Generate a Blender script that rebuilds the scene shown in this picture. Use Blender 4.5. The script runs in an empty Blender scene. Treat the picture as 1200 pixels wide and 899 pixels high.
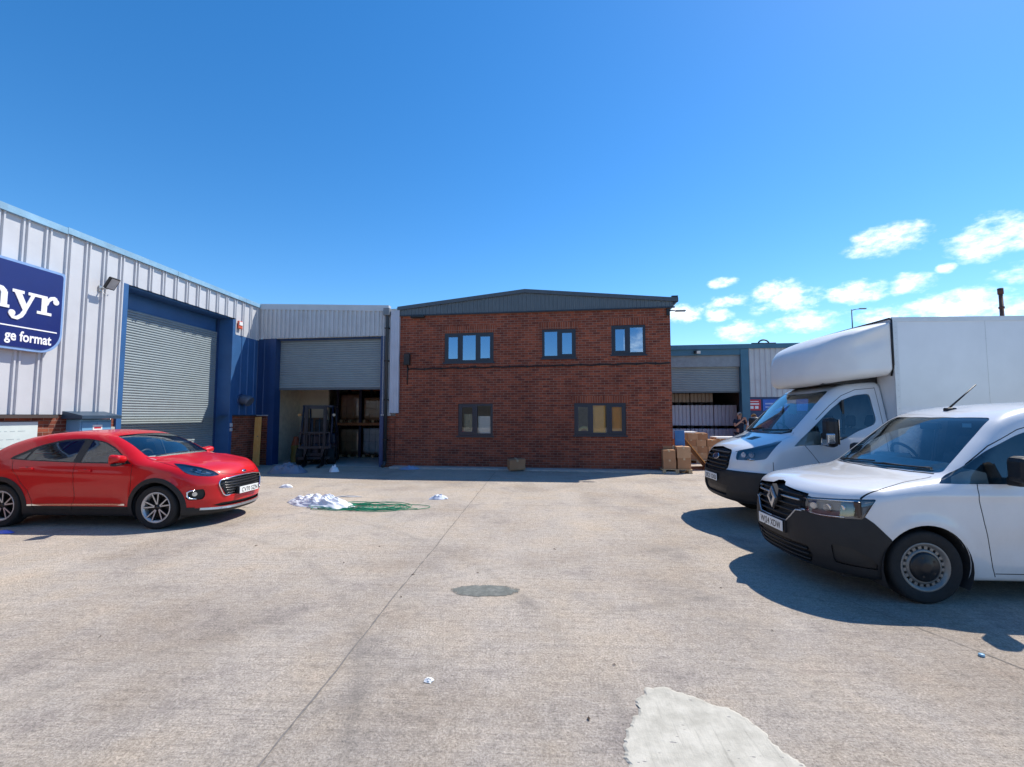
import bpy, bmesh, math, random
import numpy as np
from mathutils import Vector, Matrix
random.seed(7)
R = math.radians
SC = bpy.context.scene
COL = SC.collection

# ------------------------------------------------------------------ helpers
def tag(o, label=None, cat=None, group=None, kind=None):
    if label: o['label'] = label
    if cat: o['category'] = cat
    if group: o['group'] = group
    if kind: o['kind'] = kind
    return o

def thing(name, label, cat, loc=(0, 0, 0), rz=0.0, group=None, kind=None):
    o = bpy.data.objects.new(name, None)
    COL.objects.link(o)
    o.empty_display_size = 0.2
    o.location = loc
    o.rotation_euler = (0, 0, rz)
    return tag(o, label, cat, group, kind)

def copy_tree(o, parent=None):
    c = o.copy(); COL.objects.link(c)
    if parent is not None: c.parent = parent
    for ch in list(o.children): copy_tree(ch, c)
    return c

class MB:
    """collects geometry, links it as one mesh object"""
    def __init__(s): s.v = []; s.f = []; s.m = []; s.sm = []
    def add(s, vs, fs, mi=0, smooth=False):
        b = len(s.v); s.v += [tuple(p) for p in vs]
        for f in fs:
            s.f.append(tuple(b + i for i in f)); s.m.append(mi); s.sm.append(smooth)
        return s
    def box(s, x0, x1, y0, y1, z0, z1, mi=0, M=None):
        v = [(x0,y0,z0),(x1,y0,z0),(x1,y1,z0),(x0,y1,z0),(x0,y0,z1),(x1,y0,z1),(x1,y1,z1),(x0,y1,z1)]
        if M is not None: v = [M @ Vector(p) for p in v]
        return s.add(v, [(3,2,1,0),(4,5,6,7),(0,1,5,4),(1,2,6,5),(2,3,7,6),(3,0,4,7)], mi)
    def cbox(s, x0, x1, y0, y1, z0, z1, c=0.01, mi=0, M=None):
        """box with chamfered edges"""
        bm = bmesh.new()
        vs = [bm.verts.new(p) for p in [(x0,y0,z0),(x1,y0,z0),(x1,y1,z0),(x0,y1,z0),(x0,y0,z1),(x1,y0,z1),(x1,y1,z1),(x0,y1,z1)]]
        for f in [(3,2,1,0),(4,5,6,7),(0,1,5,4),(1,2,6,5),(2,3,7,6),(3,0,4,7)]: bm.faces.new([vs[i] for i in f])
        bmesh.ops.bevel(bm, geom=bm.edges[:], offset=c, segments=2, affect='EDGES', profile=.5)
        return s.bm(bm, mi, M)
    def bm(s, bm, mi=0, M=None, smooth=False):
        bm.verts.index_update()
        v = [(M @ p.co if M is not None else p.co.copy()) for p in bm.verts]
        s.add(v, [[x.index for x in f.verts] for f in bm.faces], mi, smooth)
        bm.free(); return s
    def prism(s, poly, axis, a, b, mi=0, smooth=False):
        """extrude 2D polygon (ccw) along axis from a to b. axis x:(y,z) y:(x,z) z:(x,y)"""
        def P(u, w, t): return {'x': (t,u,w), 'y': (u,t,w), 'z': (u,w,t)}[axis]
        n = len(poly)
        v = [P(u,w,a) for u,w in poly] + [P(u,w,b) for u,w in poly]
        fl = (axis != 'y')
        f = [tuple(range(n-1,-1,-1)) if fl else tuple(range(n)), tuple(range(n,2*n)) if fl else tuple(range(2*n-1,n-1,-1))]
        s.add(v, f, mi, False)
        q = []
        for i in range(n):
            j = (i+1) % n
            q.append((i,j,n+j,n+i) if fl else (i,n+i,n+j,j))
        b0 = len(s.v) - 2*n
        for x in q:
            s.f.append(tuple(b0+k for k in x)); s.m.append(mi); s.sm.append(smooth)
        return s
    def tube(s, pts, r, n=8, mi=0, cap=True, closed=False):
        pts = [Vector(p) for p in pts]; N = len(pts)
        rs = r if isinstance(r, (list, tuple)) else [r]*N
        rings = []; up = None
        for i, p in enumerate(pts):
            if closed: t = pts[(i+1) % N] - pts[i-1]
            else: t = pts[min(i+1,N-1)] - pts[max(i-1,0)]
            t.normalize()
            if up is None:
                up = Vector((0,0,1)) if abs(t.z) < .9 else Vector((1,0,0))
            a = t.cross(up)
            if a.length < 1e-6: a = t.cross(Vector((1,.3,.1)))
            a.normalize(); b = a.cross(t); up = b
            rings.append([p + (a*math.cos(2*math.pi*k/n) + b*math.sin(2*math.pi*k/n))*rs[i] for k in range(n)])
        v = [q for rg in rings for q in rg]; f = []
        for i in range(N if closed else N-1):
            i2 = (i+1) % N
            for k in range(n):
                k2 = (k+1) % n
                f.append((i*n+k, i*n+k2, i2*n+k2, i2*n+k))
        if cap and not closed:
            s.add(v, [], mi)
            b0 = len(s.v)-len(v)
            s.f.append(tuple(b0+k for k in range(n-1,-1,-1))); s.m.append(mi); s.sm.append(False)
            s.f.append(tuple(b0+(N-1)*n+k for k in range(n))); s.m.append(mi); s.sm.append(False)
            for x in f: s.f.append(tuple(b0+k for k in x)); s.m.append(mi); s.sm.append(True)
            return s
        return s.add(v, f, mi, True)
    def cyl(s, p0, p1, r0, r1=None, n=16, mi=0):
        return s.tube([p0, p1], [r0, r0 if r1 is None else r1], n, mi)
    def lathe(s, prof, c, axis='y', n=32, mi=0, cap=False, smooth=True):
        """prof list of (radius, offset along axis)"""
        v = []; f = []
        for r, o in prof:
            for k in range(n):
                a = 2*math.pi*k/n; u, w = r*math.cos(a), r*math.sin(a)
                v.append({'y': (c[0]+u, c[1]+o, c[2]+w), 'x': (c[0]+o, c[1]+u, c[2]+w), 'z': (c[0]+u, c[1]+w, c[2]+o)}[axis])
        for i in range(len(prof)-1):
            for k in range(n):
                k2 = (k+1) % n
                f.append((i*n+k, i*n+k2, (i+1)*n+k2, (i+1)*n+k))
        if cap:
            f.append(tuple(range(n-1,-1,-1))); f.append(tuple((len(prof)-1)*n+k for k in range(n)))
        return s.add(v, f, mi, smooth)
    def build(s, name, mats, parent=None, fix=True, bevel=0):
        me = bpy.data.meshes.new(name)
        me.from_pydata(s.v, [], s.f)
        if not isinstance(mats, (list, tuple)): mats = [mats]
        for m in mats: me.materials.append(m)
        me.polygons.foreach_set('material_index', s.m)
        me.polygons.foreach_set('use_smooth', s.sm)
        if fix:
            bm = bmesh.new(); bm.from_mesh(me)
            bmesh.ops.remove_doubles(bm, verts=bm.verts[:], dist=1e-5) if len(bm.verts) < 60000 else None
            bmesh.ops.recalc_face_normals(bm, faces=bm.faces[:])
            bm.to_mesh(me); bm.free()
        me.update()
        o = bpy.data.objects.new(name, me); COL.objects.link(o)
        if parent is not None: o.parent = parent
        if bevel:
            md = o.modifiers.new('Bevel', 'BEVEL'); md.width = bevel; md.segments = 2; md.limit_method = 'ANGLE'
        return o

# ------------------------------------------------------------------ materials
class NT:
    def __init__(s, name):
        s.mat = bpy.data.materials.new(name); s.mat.use_nodes = True
        s.t = s.mat.node_tree; s.t.nodes.clear()
        s.out = s.n('ShaderNodeOutputMaterial')
    def n(s, typ, **k):
        x = s.t.nodes.new(typ)
        for a, b in k.items():
            if a.startswith('i_'):
                key = a[2:]
                x.inputs[int(key) if key.isdigit() else key.replace('_', ' ')].default_value = b
            else: setattr(x, a, b)
        return x
    def l(s, a, b): s.t.links.new(a, b)
    def coord(s, which='Object', scale=(1,1,1), loc=(0,0,0), rot=(0,0,0)):
        tc = s.n('ShaderNodeTexCoord'); mp = s.n('ShaderNodeMapping')
        mp.inputs['Scale'].default_value = scale; mp.inputs['Location'].default_value = loc; mp.inputs['Rotation'].default_value = rot
        s.l(tc.outputs[which], mp.inputs['Vector']); return mp.outputs['Vector']
    def noise(s, vec, scale, detail=4, rough=.55):
        x = s.n('ShaderNodeTexNoise'); x.inputs['Scale'].default_value = scale
        x.inputs['Detail'].default_value = detail; x.inputs['Roughness'].default_value = rough
        s.l(vec, x.inputs['Vector']); return x.outputs['Fac']
    def ramp(s, fac, stops):
        x = s.n('ShaderNodeValToRGB'); e = x.color_ramp.elements
        while len(e) < len(stops): e.new(.5)
        for q, (p, c) in zip(e, stops):
            q.position = p; q.color = (c if len(c) == 4 else (*c, 1)) if isinstance(c, tuple) else (c, c, c, 1)
        s.l(fac, x.inputs['Fac']); return x.outputs['Color']
    def mix(s, fac, a, b, mode='MIX'):
        x = s.n('ShaderNodeMix', data_type='RGBA', blend_type=mode)
        for sock, val in ((x.inputs[0], fac), (x.inputs[6], a), (x.inputs[7], b)):
            if hasattr(val, 'is_output'): s.l(val, sock)
            elif isinstance(val, tuple): sock.default_value = val if len(val) == 4 else (*val, 1)
            else: sock.default_value = val
        return x.outputs[2]
    def math(s, op, a, b=None):
        x = s.n('ShaderNodeMath', operation=op)
        for sock, val in ((x.inputs[0], a), (x.inputs[1], b)):
            if val is None: continue
            if hasattr(val, 'is_output'): s.l(val, sock)
            else: sock.default_value = val
        return x.outputs[0]
    def bump(s, h, strength=.3, dist=.01):
        x = s.n('ShaderNodeBump'); x.inputs['Strength'].default_value = strength; x.inputs['Distance'].default_value = dist
        s.l(h, x.inputs['Height']); return x.outputs['Normal']
    def pbr(s, col, rough=.6, metal=0, normal=None, coat=0, spec=.5, **kw):
        p = s.n('ShaderNodeBsdfPrincipled')
        for key, val in (('Base Color', col), ('Roughness', rough), ('Metallic', metal), ('Coat Weight', coat), ('Specular IOR Level', spec)):
            sock = p.inputs[key]
            if hasattr(val, 'is_output'): s.l(val, sock)
            elif isinstance(val, tuple): sock.default_value = (*val, 1) if len(val) == 3 else val
            else: sock.default_value = val
        for k, v in kw.items(): p.inputs[k.replace('_', ' ')].default_value = v
        if normal is not None: s.l(normal, p.inputs['Normal'])
        s.l(p.outputs[0], s.out.inputs['Surface']); return s.mat

def plain(name, col, rough=.6, metal=0, var=.12, scale=6, coat=0, bump=0, bscale=60, spec=.5, dirt=0):
    """base colour with a little mottling, optional bump, grime"""
    t = NT(name); v = t.coord()
    n = t.noise(v, scale, 5, .6)
    lo = tuple(c*(1-var) for c in col); hi = tuple(min(1, c*(1+var)) for c in col)
    c = t.ramp(n, [(.3, lo), (.7, hi)])
    if dirt:
        d = t.ramp(t.noise(v, 1.7, 6, .7), [(.5, 0.0), (.8, 1.0)])
        c = t.mix(t.math('MULTIPLY', d, dirt), c, (.12, .1, .08))
    rr = t.math('ADD', t.math('MULTIPLY', t.noise(v, scale*3, 3), .16), rough-.08)
    nr = t.bump(t.noise(v, bscale, 3), bump, .01) if bump else None
    return t.pbr(c, rr, metal, nr, coat, spec)

def brick_mat(name, soldier=False):
    t = NT(name); tc = t.n('ShaderNodeTexCoord'); sp = t.n('ShaderNodeSeparateXYZ'); t.l(tc.outputs['Object'], sp.inputs[0])
    cb = t.n('ShaderNodeCombineXYZ'); u = t.math('ADD', sp.outputs[0], sp.outputs[1])
    if soldier: t.l(sp.outputs[2], cb.inputs[0]); t.l(u, cb.inputs[1])
    else: t.l(u, cb.inputs[0]); t.l(sp.outputs[2], cb.inputs[1])
    # slight waver so courses are not ruler-straight
    vec = cb.outputs[0]
    b = t.n('ShaderNodeTexBrick', offset=0.0 if soldier else .5)
    b.inputs['Scale'].default_value = 1; b.inputs['Brick Width'].default_value = .5 if soldier else .228
    b.inputs['Row Height'].default_value = .076; b.inputs['Mortar Size'].default_value = .0065; b.inputs['Mortar Smooth'].default_value = .25
    b.inputs['Bias'].default_value = -.1
    b.inputs['Color1'].default_value = (.33,.088,.043,1) if soldier else (.315,.081,.041,1)
    b.inputs['Color2'].default_value = (.20,.055,.033,1) if soldier else (.15,.041,.027,1)
    b.inputs['Mortar'].default_value = (.29,.19,.145,1)
    t.l(vec, b.inputs['Vector'])
    # per-brick tint with a coarse cell noise
    wn = t.n('ShaderNodeTexWhiteNoise', noise_dimensions='2D')
    sx = t.n('ShaderNodeSeparateXYZ'); t.l(vec, sx.inputs[0])
    row = t.math('FLOOR', t.math('DIVIDE', sx.outputs[1], .076))
    half = t.math('MULTIPLY', t.math('MODULO', t.math('ABSOLUTE', row), 2.0), .114)
    cx = t.math('FLOOR', t.math('DIVIDE', t.math('ADD', sx.outputs[0], half), .228))
    c2 = t.n('ShaderNodeCombineXYZ'); t.l(cx, c2.inputs[0]); t.l(row, c2.inputs[1]); t.l(c2.outputs[0], wn.inputs['Vector'])
    tint = t.ramp(wn.outputs['Value'], [(0, (.7,.66,.68)), (.4, (1,1,1)), (.85, (1.0,1.0,1.0)), (1, (1.28,1.2,1.08))])
    notm = t.math('SUBTRACT', 1.0, b.outputs['Fac'])
    col = t.mix(notm, b.outputs['Color'], t.mix(1.0, b.outputs['Color'], tint, 'MULTIPLY'))
    # large weathering: darker streaks, pale bloom
    ov = t.coord('Object', (1, 1, .35))
    w = t.ramp(t.noise(ov, 1.3, 6, .65), [(.3, (.72,.7,.72)), (.55, (1,1,1)), (.8, (1.18,1.12,1.05))])
    col = t.mix(1.0, col, w, 'MULTIPLY')
    fine = t.noise(t.coord(), 55, 4, .7)
    col = t.mix(1.0, col, t.ramp(fine, [(.25, .7), (.75, 1.25)]), 'MULTIPLY')
    h = t.math('ADD', t.math('MULTIPLY', b.outputs['Fac'], -1.0), t.math('MULTIPLY', fine, .35))
    return t.pbr(col, .85, 0, t.bump(h, .7, .008), spec=.3)

def glass_mat(name, tint=(.75,.85,.85), refl=.06, rough=.0, col=(1,1,1)):
    t = NT(name)
    tr = t.n('ShaderNodeBsdfTransparent'); tr.inputs[0].default_value = (*tint, 1)
    gl = t.n('ShaderNodeBsdfGlossy'); gl.inputs['Roughness'].default_value = rough; gl.inputs[0].default_value = (*col, 1)
    fr = t.n('ShaderNodeFresnel'); fr.inputs['IOR'].default_value = 1.5
    fac = t.math('MINIMUM', t.math('ADD', t.math('MULTIPLY', fr.outputs[0], 1.3), refl), 1.0)
    mx = t.n('ShaderNodeMixShader'); t.l(fac, mx.inputs[0]); t.l(tr.outputs[0], mx.inputs[1]); t.l(gl.outputs[0], mx.inputs[2])
    t.l(mx.outputs[0], t.out.inputs['Surface']); return t.mat

def paint_mat(name, col, flake=0, dirt=.0, rough=.35, coat=1.0, dcol=(.35,.3,.25), spec=.5):
    t = NT(name); v = t.coord()
    n = t.noise(v, 3, 4); c = t.ramp(n, [(.3, tuple(x*.96 for x in col)), (.7, tuple(min(1, x*1.03) for x in col))])
    if dirt:
        # road film low on the body plus faint specks
        sp = t.n('ShaderNodeSeparateXYZ'); tc = t.n('ShaderNodeTexCoord'); t.l(tc.outputs['Object'], sp.inputs[0])
        low = t.n('ShaderNodeMapRange'); low.inputs[1].default_value = 1.1; low.inputs[2].default_value = .25; low.inputs[3].default_value = .0; low.inputs[4].default_value = 1
        t.l(sp.outputs[2], low.inputs[0])
        d = t.math('MULTIPLY', low.outputs[0], t.ramp(t.noise(v, 5, 6, .7), [(.35, .25), (.75, 1.0)]))
        d = t.math('MULTIPLY', d, dirt)
        c = t.mix(d, c, dcol)
        rr = t.math('ADD', t.math('MULTIPLY', d, .4), rough)
    else: rr = rough
    cn = t.noise(v, 900, 1) if False else None
    # faint orange peel so reflections are not mirror perfect
    nr = t.bump(t.noise(v, 90, 2), .015, .004)
    return t.pbr(c, rr, 0, nr, coat, spec, Coat_Roughness=.03)

M = {}
M['brick'] = brick_mat('red_brick'); M['soldier'] = brick_mat('soldier_brick', True)
M['cladw'] = plain('white_cladding', (.535,.55,.575), .42, 0, .05, 1.5, dirt=.1, spec=.5)
M['cladg'] = plain('grey_cladding', (.53,.55,.565), .45, 0, .07, 1.5, dirt=.12)
M['anth'] = plain('anthracite_cladding', (.10,.125,.145), .45, 0, .08, 2)
M['anthf'] = plain('anthracite_frame', (.017,.021,.036), .35, 0, .08, 4)
M['blue'] = plain('blue_steel', (.035,.115,.28), .4, 0, .12, 2, dirt=.12)
M['blue_d'] = plain('dark_blue_steel', (.016,.05,.145), .42, 0, .12, 2, dirt=.1)
M['teal'] = plain('teal_steel', (.05,.16,.24), .45, 0, .1, 2, dirt=.1)
M['blue_trim'] = plain('faded_blue_trim', (.22,.40,.55), .5, 0, .16, 3, dirt=.2)
M['shut'] = plain('galvanised_shutter', (.27,.325,.345), .45, .1, .06, 3, dirt=.06)
M['dark'] = plain('dark_interior', (.03,.03,.032), .8)
M['black'] = plain('black_plastic', (.012,.012,.013), .5, 0, .2, 8)
M['rubber'] = plain('tyre_rubber', (.012,.012,.0125), .8, 0, .25, 12, bump=.2)
M['trimk'] = plain('grained_plastic', (.010,.0105,.012), .6, 0, .15, 4, bump=.15, bscale=300)
M['chrome'] = plain('chrome', (.8,.8,.82), .12, 1, .03)
M['silver'] = plain('silver_paint', (.5,.5,.5), .3, .7, .05)
M['steel'] = plain('steel_wheel', (.22,.215,.205), .42, .45, .1, 20, dirt=.25)
M['alloy'] = plain('alloy_wheel', (.50,.50,.50), .3, .45, .05)
M['alloyd'] = plain('dark_alloy', (.02,.02,.022), .35, .3, .05)
M['plate'] = plain('number_plate_white', (.75,.76,.74), .35, 0, .03)
M['ink'] = plain('plate_black', (.01,.01,.01), .5)
M['white'] = plain('white_paint', (.78,.78,.77), .5, 0, .04, 3)
M['wood'] = None
def wood_mat(name, a, b, sc=(3, 3, 30)):
    t = NT(name); v = t.coord('Object', sc); n = t.noise(v, 2, 6, .65)
    c = t.ramp(n, [(.25, a), (.75, b)]); return t.pbr(c, .75, 0, t.bump(n, .2, .005), spec=.25)
M['wood'] = wood_mat('pine_board', (.66,.25,.05), (.82,.44,.14), (18,18,1.2))
M['pallet'] = wood_mat('pallet_wood', (.36,.25,.14), (.6,.45,.28), (3,20,20))
M['ply'] = wood_mat('plywood', (.2,.12,.06), (.33,.21,.12), (4,4,2))
M['card'] = plain('cardboard', (.40,.215,.115), .8, 0, .1, 4, spec=.2)
M['card2'] = plain('pale_cardboard', (.50,.30,.17), .8, 0, .1, 4, spec=.2)
M['tape'] = plain('parcel_tape', (.5,.38,.24), .3)
M['concint'] = plain('interior_concrete', (.42,.41,.39), .8)
M['plaster'] = plain('interior_wall', (.72,.64,.50), .85, 0, .1, 2)
M['glasshi'] = glass_mat('coated_window_glass', (.30,.36,.40), .34, 0, (.50,.70,.95))
M['glasslo'] = glass_mat('window_glass', (.95,.97,.97), .0)
M['wind'] = glass_mat('windscreen_glass', (.93,1.0,.985), .07, 0, (.95,1,.97))
M['privacy'] = glass_mat('side_glass', (.62,.68,.68), .04)
M['vanglass'] = glass_mat('van_side_glass', (.80,.86,.86), .04)
M['lens'] = glass_mat('lamp_lens', (.93,.95,.97), .05)
M['lampglass'] = plain('projector_glass', (.06,.065,.075), .08, .2)
M['orange'] = plain('orange_plastic', (.8,.2,.03), .4)
M['red'] = plain('red_sign', (.55,.03,.05), .45)
M['bluesign'] = plain('blue_sign', (.03,.14,.55), .45)
M['navy'] = plain('sign_navy', (.012,.022,.14), .35, 0, .05, 2)
M['signtxt'] = plain('sign_white', (.85,.86,.88), .45, 0, .02)
M['signrim'] = plain('sign_rim', (.22,.36,.62), .4)

# ------------------------------------------------------------------ ground
def ground():
    t = NT('yard_concrete'); v = t.coord('Object')
    agg = t.noise(v, 62, 6, .78); mid = t.noise(v, 16, 6, .7); big = t.noise(v, .38, 6, .6); pat = t.noise(t.coord('Object', (1,1,1), (31,7,0)), 1.5, 6, .65)
    stripes = t.noise(t.coord('Object', (.22, 15, 1)), 1.6, 6, .72)
    c = t.ramp(agg, [(.30, (.115,.098,.083)), (.42, (.345,.300,.254)), (.57, (.490,.430,.368)), (.72, (.74,.66,.575))])
    c = t.mix(1.0, c, t.ramp(mid, [(.3, .74), (.5, 1.0), (.72, 1.18)]), 'MULTIPLY')
    c = t.mix(1.0, c, t.ramp(stripes, [(.34, .90), (.5, 1.0), (.66, 1.06)]), 'MULTIPLY')
    c = t.mix(1.0, c, t.ramp(big, [(.32, (.76,.74,.73)), (.5, (1,1,1)), (.7, (1.12,1.09,1.03))]), 'MULTIPLY')
    c = t.mix(1.0, c, t.ramp(pat, [(.28, (.72,.72,.75)), (.44, (1,1,1)), (.62, (1.02,.985,.93)), (.8, (1.12,1.03,.96))]), 'MULTIPLY')
    # curved tyre scrubs
    wv = t.n('ShaderNodeTexWave', wave_type='RINGS', rings_direction='Z'); wv.inputs['Scale'].default_value = .11; wv.inputs['Distortion'].default_value = 1.5; wv.inputs['Detail'].default_value = 2
    t.l(t.coord('Object', (1,1,1), (6.5,-9,0)), wv.inputs['Vector'])
    c = t.mix(t.math('MULTIPLY', t.ramp(wv.outputs['Fac'], [(.9, 0.0), (1.0, 1.0)]), .09), c, (.52,.49,.45))
    # oil-dark stains, worn pale lanes along the traffic direction, tyre arcs
    stain_v = t.noise(t.coord('Object', (1,1,1), (5,2,0)), .85, 7, .7)
    c = t.mix(t.math('MULTIPLY', t.ramp(stain_v, [(.56, 0.0), (.68, 1.0)]), .30), c, (.20,.178,.155))
    lane = t.noise(t.coord('Object', (.9,.12,1), rot=(0,0,.5)), 1.3, 5, .6)
    c = t.mix(1.0, c, t.ramp(lane, [(.3, .91), (.5, 1.0), (.7, 1.08)]), 'MULTIPLY')
    for (ox, oy, rad, wd, amt) in ((-7.0, 1.0, 6.2, .10, .20), (-7.0, 1.0, 7.7, .10, .16), (3.5, -1.5, 6.4, .09, .14), (3.5, -1.5, 7.9, .09, .12)):
        sv = t.n('ShaderNodeVectorMath', operation='DISTANCE'); t.l(v, sv.inputs[0]); sv.inputs[1].default_value = (ox, oy, 0)
        band = t.math('SUBTRACT', 1.0, t.math('MINIMUM', t.math('DIVIDE', t.math('ABSOLUTE', t.math('SUBTRACT', sv.outputs['Value'], rad)), wd), 1.0))
        c = t.mix(t.math('MULTIPLY', t.math('MULTIPLY', band, amt*1.8), t.ramp(stain_v, [(.40, 0.0), (.58, 1.0)])), c, (.17,.155,.14))
    # cracks / scattered dark flecks
    vo = t.n('ShaderNodeTexVoronoi', feature='DISTANCE_TO_EDGE'); vo.inputs['Scale'].default_value = .3
    wob = t.n('ShaderNodeVectorMath', operation='ADD'); nn = t.n('ShaderNodeTexNoise'); nn.inputs['Scale'].default_value = 1.7; nn.inputs['Detail'].default_value = 6; t.l(v, nn.inputs['Vector'])
    t.l(v, wob.inputs[0]); t.l(nn.outputs['Color'], wob.inputs[1]); t.l(wob.outputs[0], vo.inputs['Vector'])
    crack = t.ramp(vo.outputs['Distance'], [(0, 1.0), (.006, 0.0)])
    c = t.mix(t.math('MULTIPLY', crack, t.math('MULTIPLY', t.ramp(pat, [(.5, 0.0), (.62, 1.0)]), .35)), c, (.12,.11,.1))
    sp = t.n('ShaderNodeTexVoronoi'); sp.inputs['Scale'].default_value = 7; t.l(v, sp.inputs['Vector'])
    c = t.mix(t.math('MULTIPLY', t.ramp(sp.outputs['Distance'], [(.05, 1.0), (.085, 0.0)]), t.ramp(mid, [(.54, 0.0), (.6, .55)])), c, (.14,.125,.11))
    h = t.math('ADD', t.math('MULTIPLY', agg, 1.0), t.math('ADD', t.math('MULTIPLY', stripes, .9), t.math('MULTIPLY', mid, .6)))
    m = t.pbr(c, .88, 0, t.bump(h, .9, .014), spec=.25)
    g = MB()
    n = 40
    # single sheet, finer near the camera, gently out to the horizon
    xs = sorted(set([-900,-300,-120,-60] + [i*2.0-30 for i in range(31)] + [60,120,300,900]))
    ys = sorted(set([-900,-300,-100,-40] + [i*2.0-20 for i in range(31)] + [70,120,300,900]))
    vs = [(x, y, 0) for y in ys for x in xs]; W = len(xs)
    g.add(vs, [(j*W+i, j*W+i+1, (j+1)*W+i+1, (j+1)*W+i) for j in range(len(ys)-1) for i in range(W-1)])
    tag(g.build('ground', m, fix=False), 'weathered pale grey concrete yard', 'ground', kind='structure')

    # sealed joints between the slabs: thin strips with wandering edges
    def joint(pts, w, seed):
        rnd = random.Random(seed); P = []
        for (x0,y0),(x1,y1) in zip(pts, pts[1:]):
            n = max(2, int(math.hypot(x1-x0,y1-y0)/.07))
            P += [(x0+(x1-x0)*k/n, y0+(y1-y0)*k/n) for k in range(n)]
        P.append(pts[-1]); b = MB(); vs = []
        dx, dy = pts[-1][0]-pts[0][0], pts[-1][1]-pts[0][1]; L = math.hypot(dx,dy); nx, ny = -dy/L, dx/L
        o = 0
        for x, y in P:
            o = o*.85 + rnd.uniform(-.004,.004); ww = w*rnd.uniform(.5,1.25)
            vs += [(x+nx*(o-ww), y+ny*(o-ww), .004), (x+nx*(o+ww), y+ny*(o+ww), .004)]
        b.add(vs, [(2*i,2*i+1,2*i+3,2*i+2) for i in range(len(P)-1)])
        tj = plain('joint_sealant', (.17,.155,.14), .85, 0, .3, 20)
        return b.build('slab_joint', tj, fix=False)
    for k, (pts, w) in enumerate([([(-1.36,1.2),(-1.33,7.2),(-1.28,14.2)], .007), ([(-9.6,8.62),(-3,8.5),(-1.3,8.49)], .005), ([(-1.3,9.05),(1.2,9.0),(4.6,8.95)], .0045),
                     ([(2.85,4.6),(3.3,3.3),(3.9,1.2)], .004)]):
        tag(joint(pts, w, k), 'dark sealed joint line between concrete slabs', 'joint', kind='structure')

    # white cement spill, foreground
    rnd = random.Random(3)
    base = [(.36,1.6),(.39,2.0),(.43,2.42),(.455,2.66),(.52,2.82),(.585,2.96),(.68,3.07),(.79,3.1),(.90,3.08),(1.0,3.0),(1.1,2.88),(1.17,2.77),(1.215,2.65),(1.245,2.58),(1.29,2.45),(1.36,2.2),(1.4,1.9),(1.42,1.6)]
    ed = []
    P = []
    for (x0,y0),(x1,y1) in zip(base, base[1:]):
        n = max(3, int(math.hypot(x1-x0,y1-y0)/.007)); P += [(x0+(x1-x0)*k/n, y0+(y1-y0)*k/n) for k in range(n)]
    L = len(P); off = [0.0]*L
    for wl, am in ((30,.026),(13,.018),(6,.012),(2,.006)):
        ks = [rnd.uniform(-1,1) for _ in range(L//wl+3)]
        for i in range(L):
            t_ = i/wl; j = int(t_); u = t_-j; u = u*u*(3-2*u); off[i] += am*(ks[j]*(1-u)+ks[j+1]*u)
    for i, (x, y) in enumerate(P):
        q0, q1 = P[max(i-1,0)], P[min(i+1,L-1)]; dx, dy = q1[0]-q0[0], q1[1]-q0[1]; l = math.hypot(dx,dy) or 1
        ed.append((x-dy/l*off[i], y+dx/l*off[i]))
    b = MB(); N = len(ed)
    cxm, cym = .85, 2.2
    ring2 = [(x+(cxm-x)*.035, y+(cym-y)*.035) for x, y in ed]
    b.add([(x,y,.002) for x,y in ed]+[(x,y,.009) for x,y in ring2]+[(cxm,cym,.011)],
          [(i,(i+1)%N,N+(i+1)%N,N+i) for i in range(N)]+[(N+i,N+(i+1)%N,2*N) for i in range(N)])
    t = NT('cement_spill'); v = t.coord()
    c = t.ramp(t.noise(v, 7, 7, .65), [(.3, (.36,.34,.285)), (.55, (.49,.465,.395)), (.75, (.57,.54,.465))])
    vo = t.n('ShaderNodeTexVoronoi'); vo.inputs['Scale'].default_value = 13; t.l(t.coord('Object', (1,2.2,1)), vo.inputs['Vector'])
    pit = t.math('MULTIPLY', t.ramp(vo.outputs['Distance'], [(.10, 1.0), (.17, 0.0)]), t.ramp(t.noise(v, 5, 3), [(.52, 0.0), (.57, 1.0)]))
    c = t.mix(pit, c, (.3,.28,.26))
    # trowel lines
    tl = t.noise(t.coord('Object', (14, .8, 1), rot=(0,0,.25)), 3, 4, .6)
    c = t.mix(1.0, c, t.ramp(tl, [(.36, .86), (.42, 1.0)]), 'MULTIPLY')
    h = t.math('SUBTRACT', t.math('ADD', t.noise(v, 28, 6, .7), t.math('MULTIPLY', tl, .5)), pit)
    tag(b.build('cement_patch', t.pbr(c, .8, 0, t.bump(h, .5, .01), spec=.3), fix=False), 'rough white cement patch on the concrete', 'patch', kind='structure')
    # dark filled cover
    ed = []
    rnd = random.Random(11)
    for k in range(60):
        a = 2*math.pi*k/60; rx = .34*(1+.08*math.sin(3*a)+rnd.uniform(-.03,.03)); ry = .165*(1+.15*math.sin(2*a+1)+rnd.uniform(-.07,.07))
        ed.append((-.52+rx*math.cos(a), 4.665+ry*math.sin(a)))
    b = MB(); b.add([(x,y,.004) for x,y in ed]+[(-.52,4.665,.006)], [(i,(i+1)%60,60) for i in range(60)])
    t = NT('tar_patch'); v = t.coord(); c = t.ramp(t.noise(v, 14, 6, .7), [(.3, (.10,.108,.095)), (.5, (.15,.16,.142)), (.75, (.27,.27,.245))])
    mp = t.coord('Object', (1/.36, 1/.175, 1), (.52/.36, -4.665/.175, 0)); ln = t.n('ShaderNodeVectorMath', operation='LENGTH'); t.l(mp, ln.inputs[0])
    al = t.math('ADD', t.math('MULTIPLY', ln.outputs['Value'], -1.0), t.math('MULTIPLY', t.noise(v, 17, 6, .75), 1.1))
    alpha = t.ramp(t.math('ADD', al, .55), [(.12, 0.0), (.30, .92)])
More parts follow.
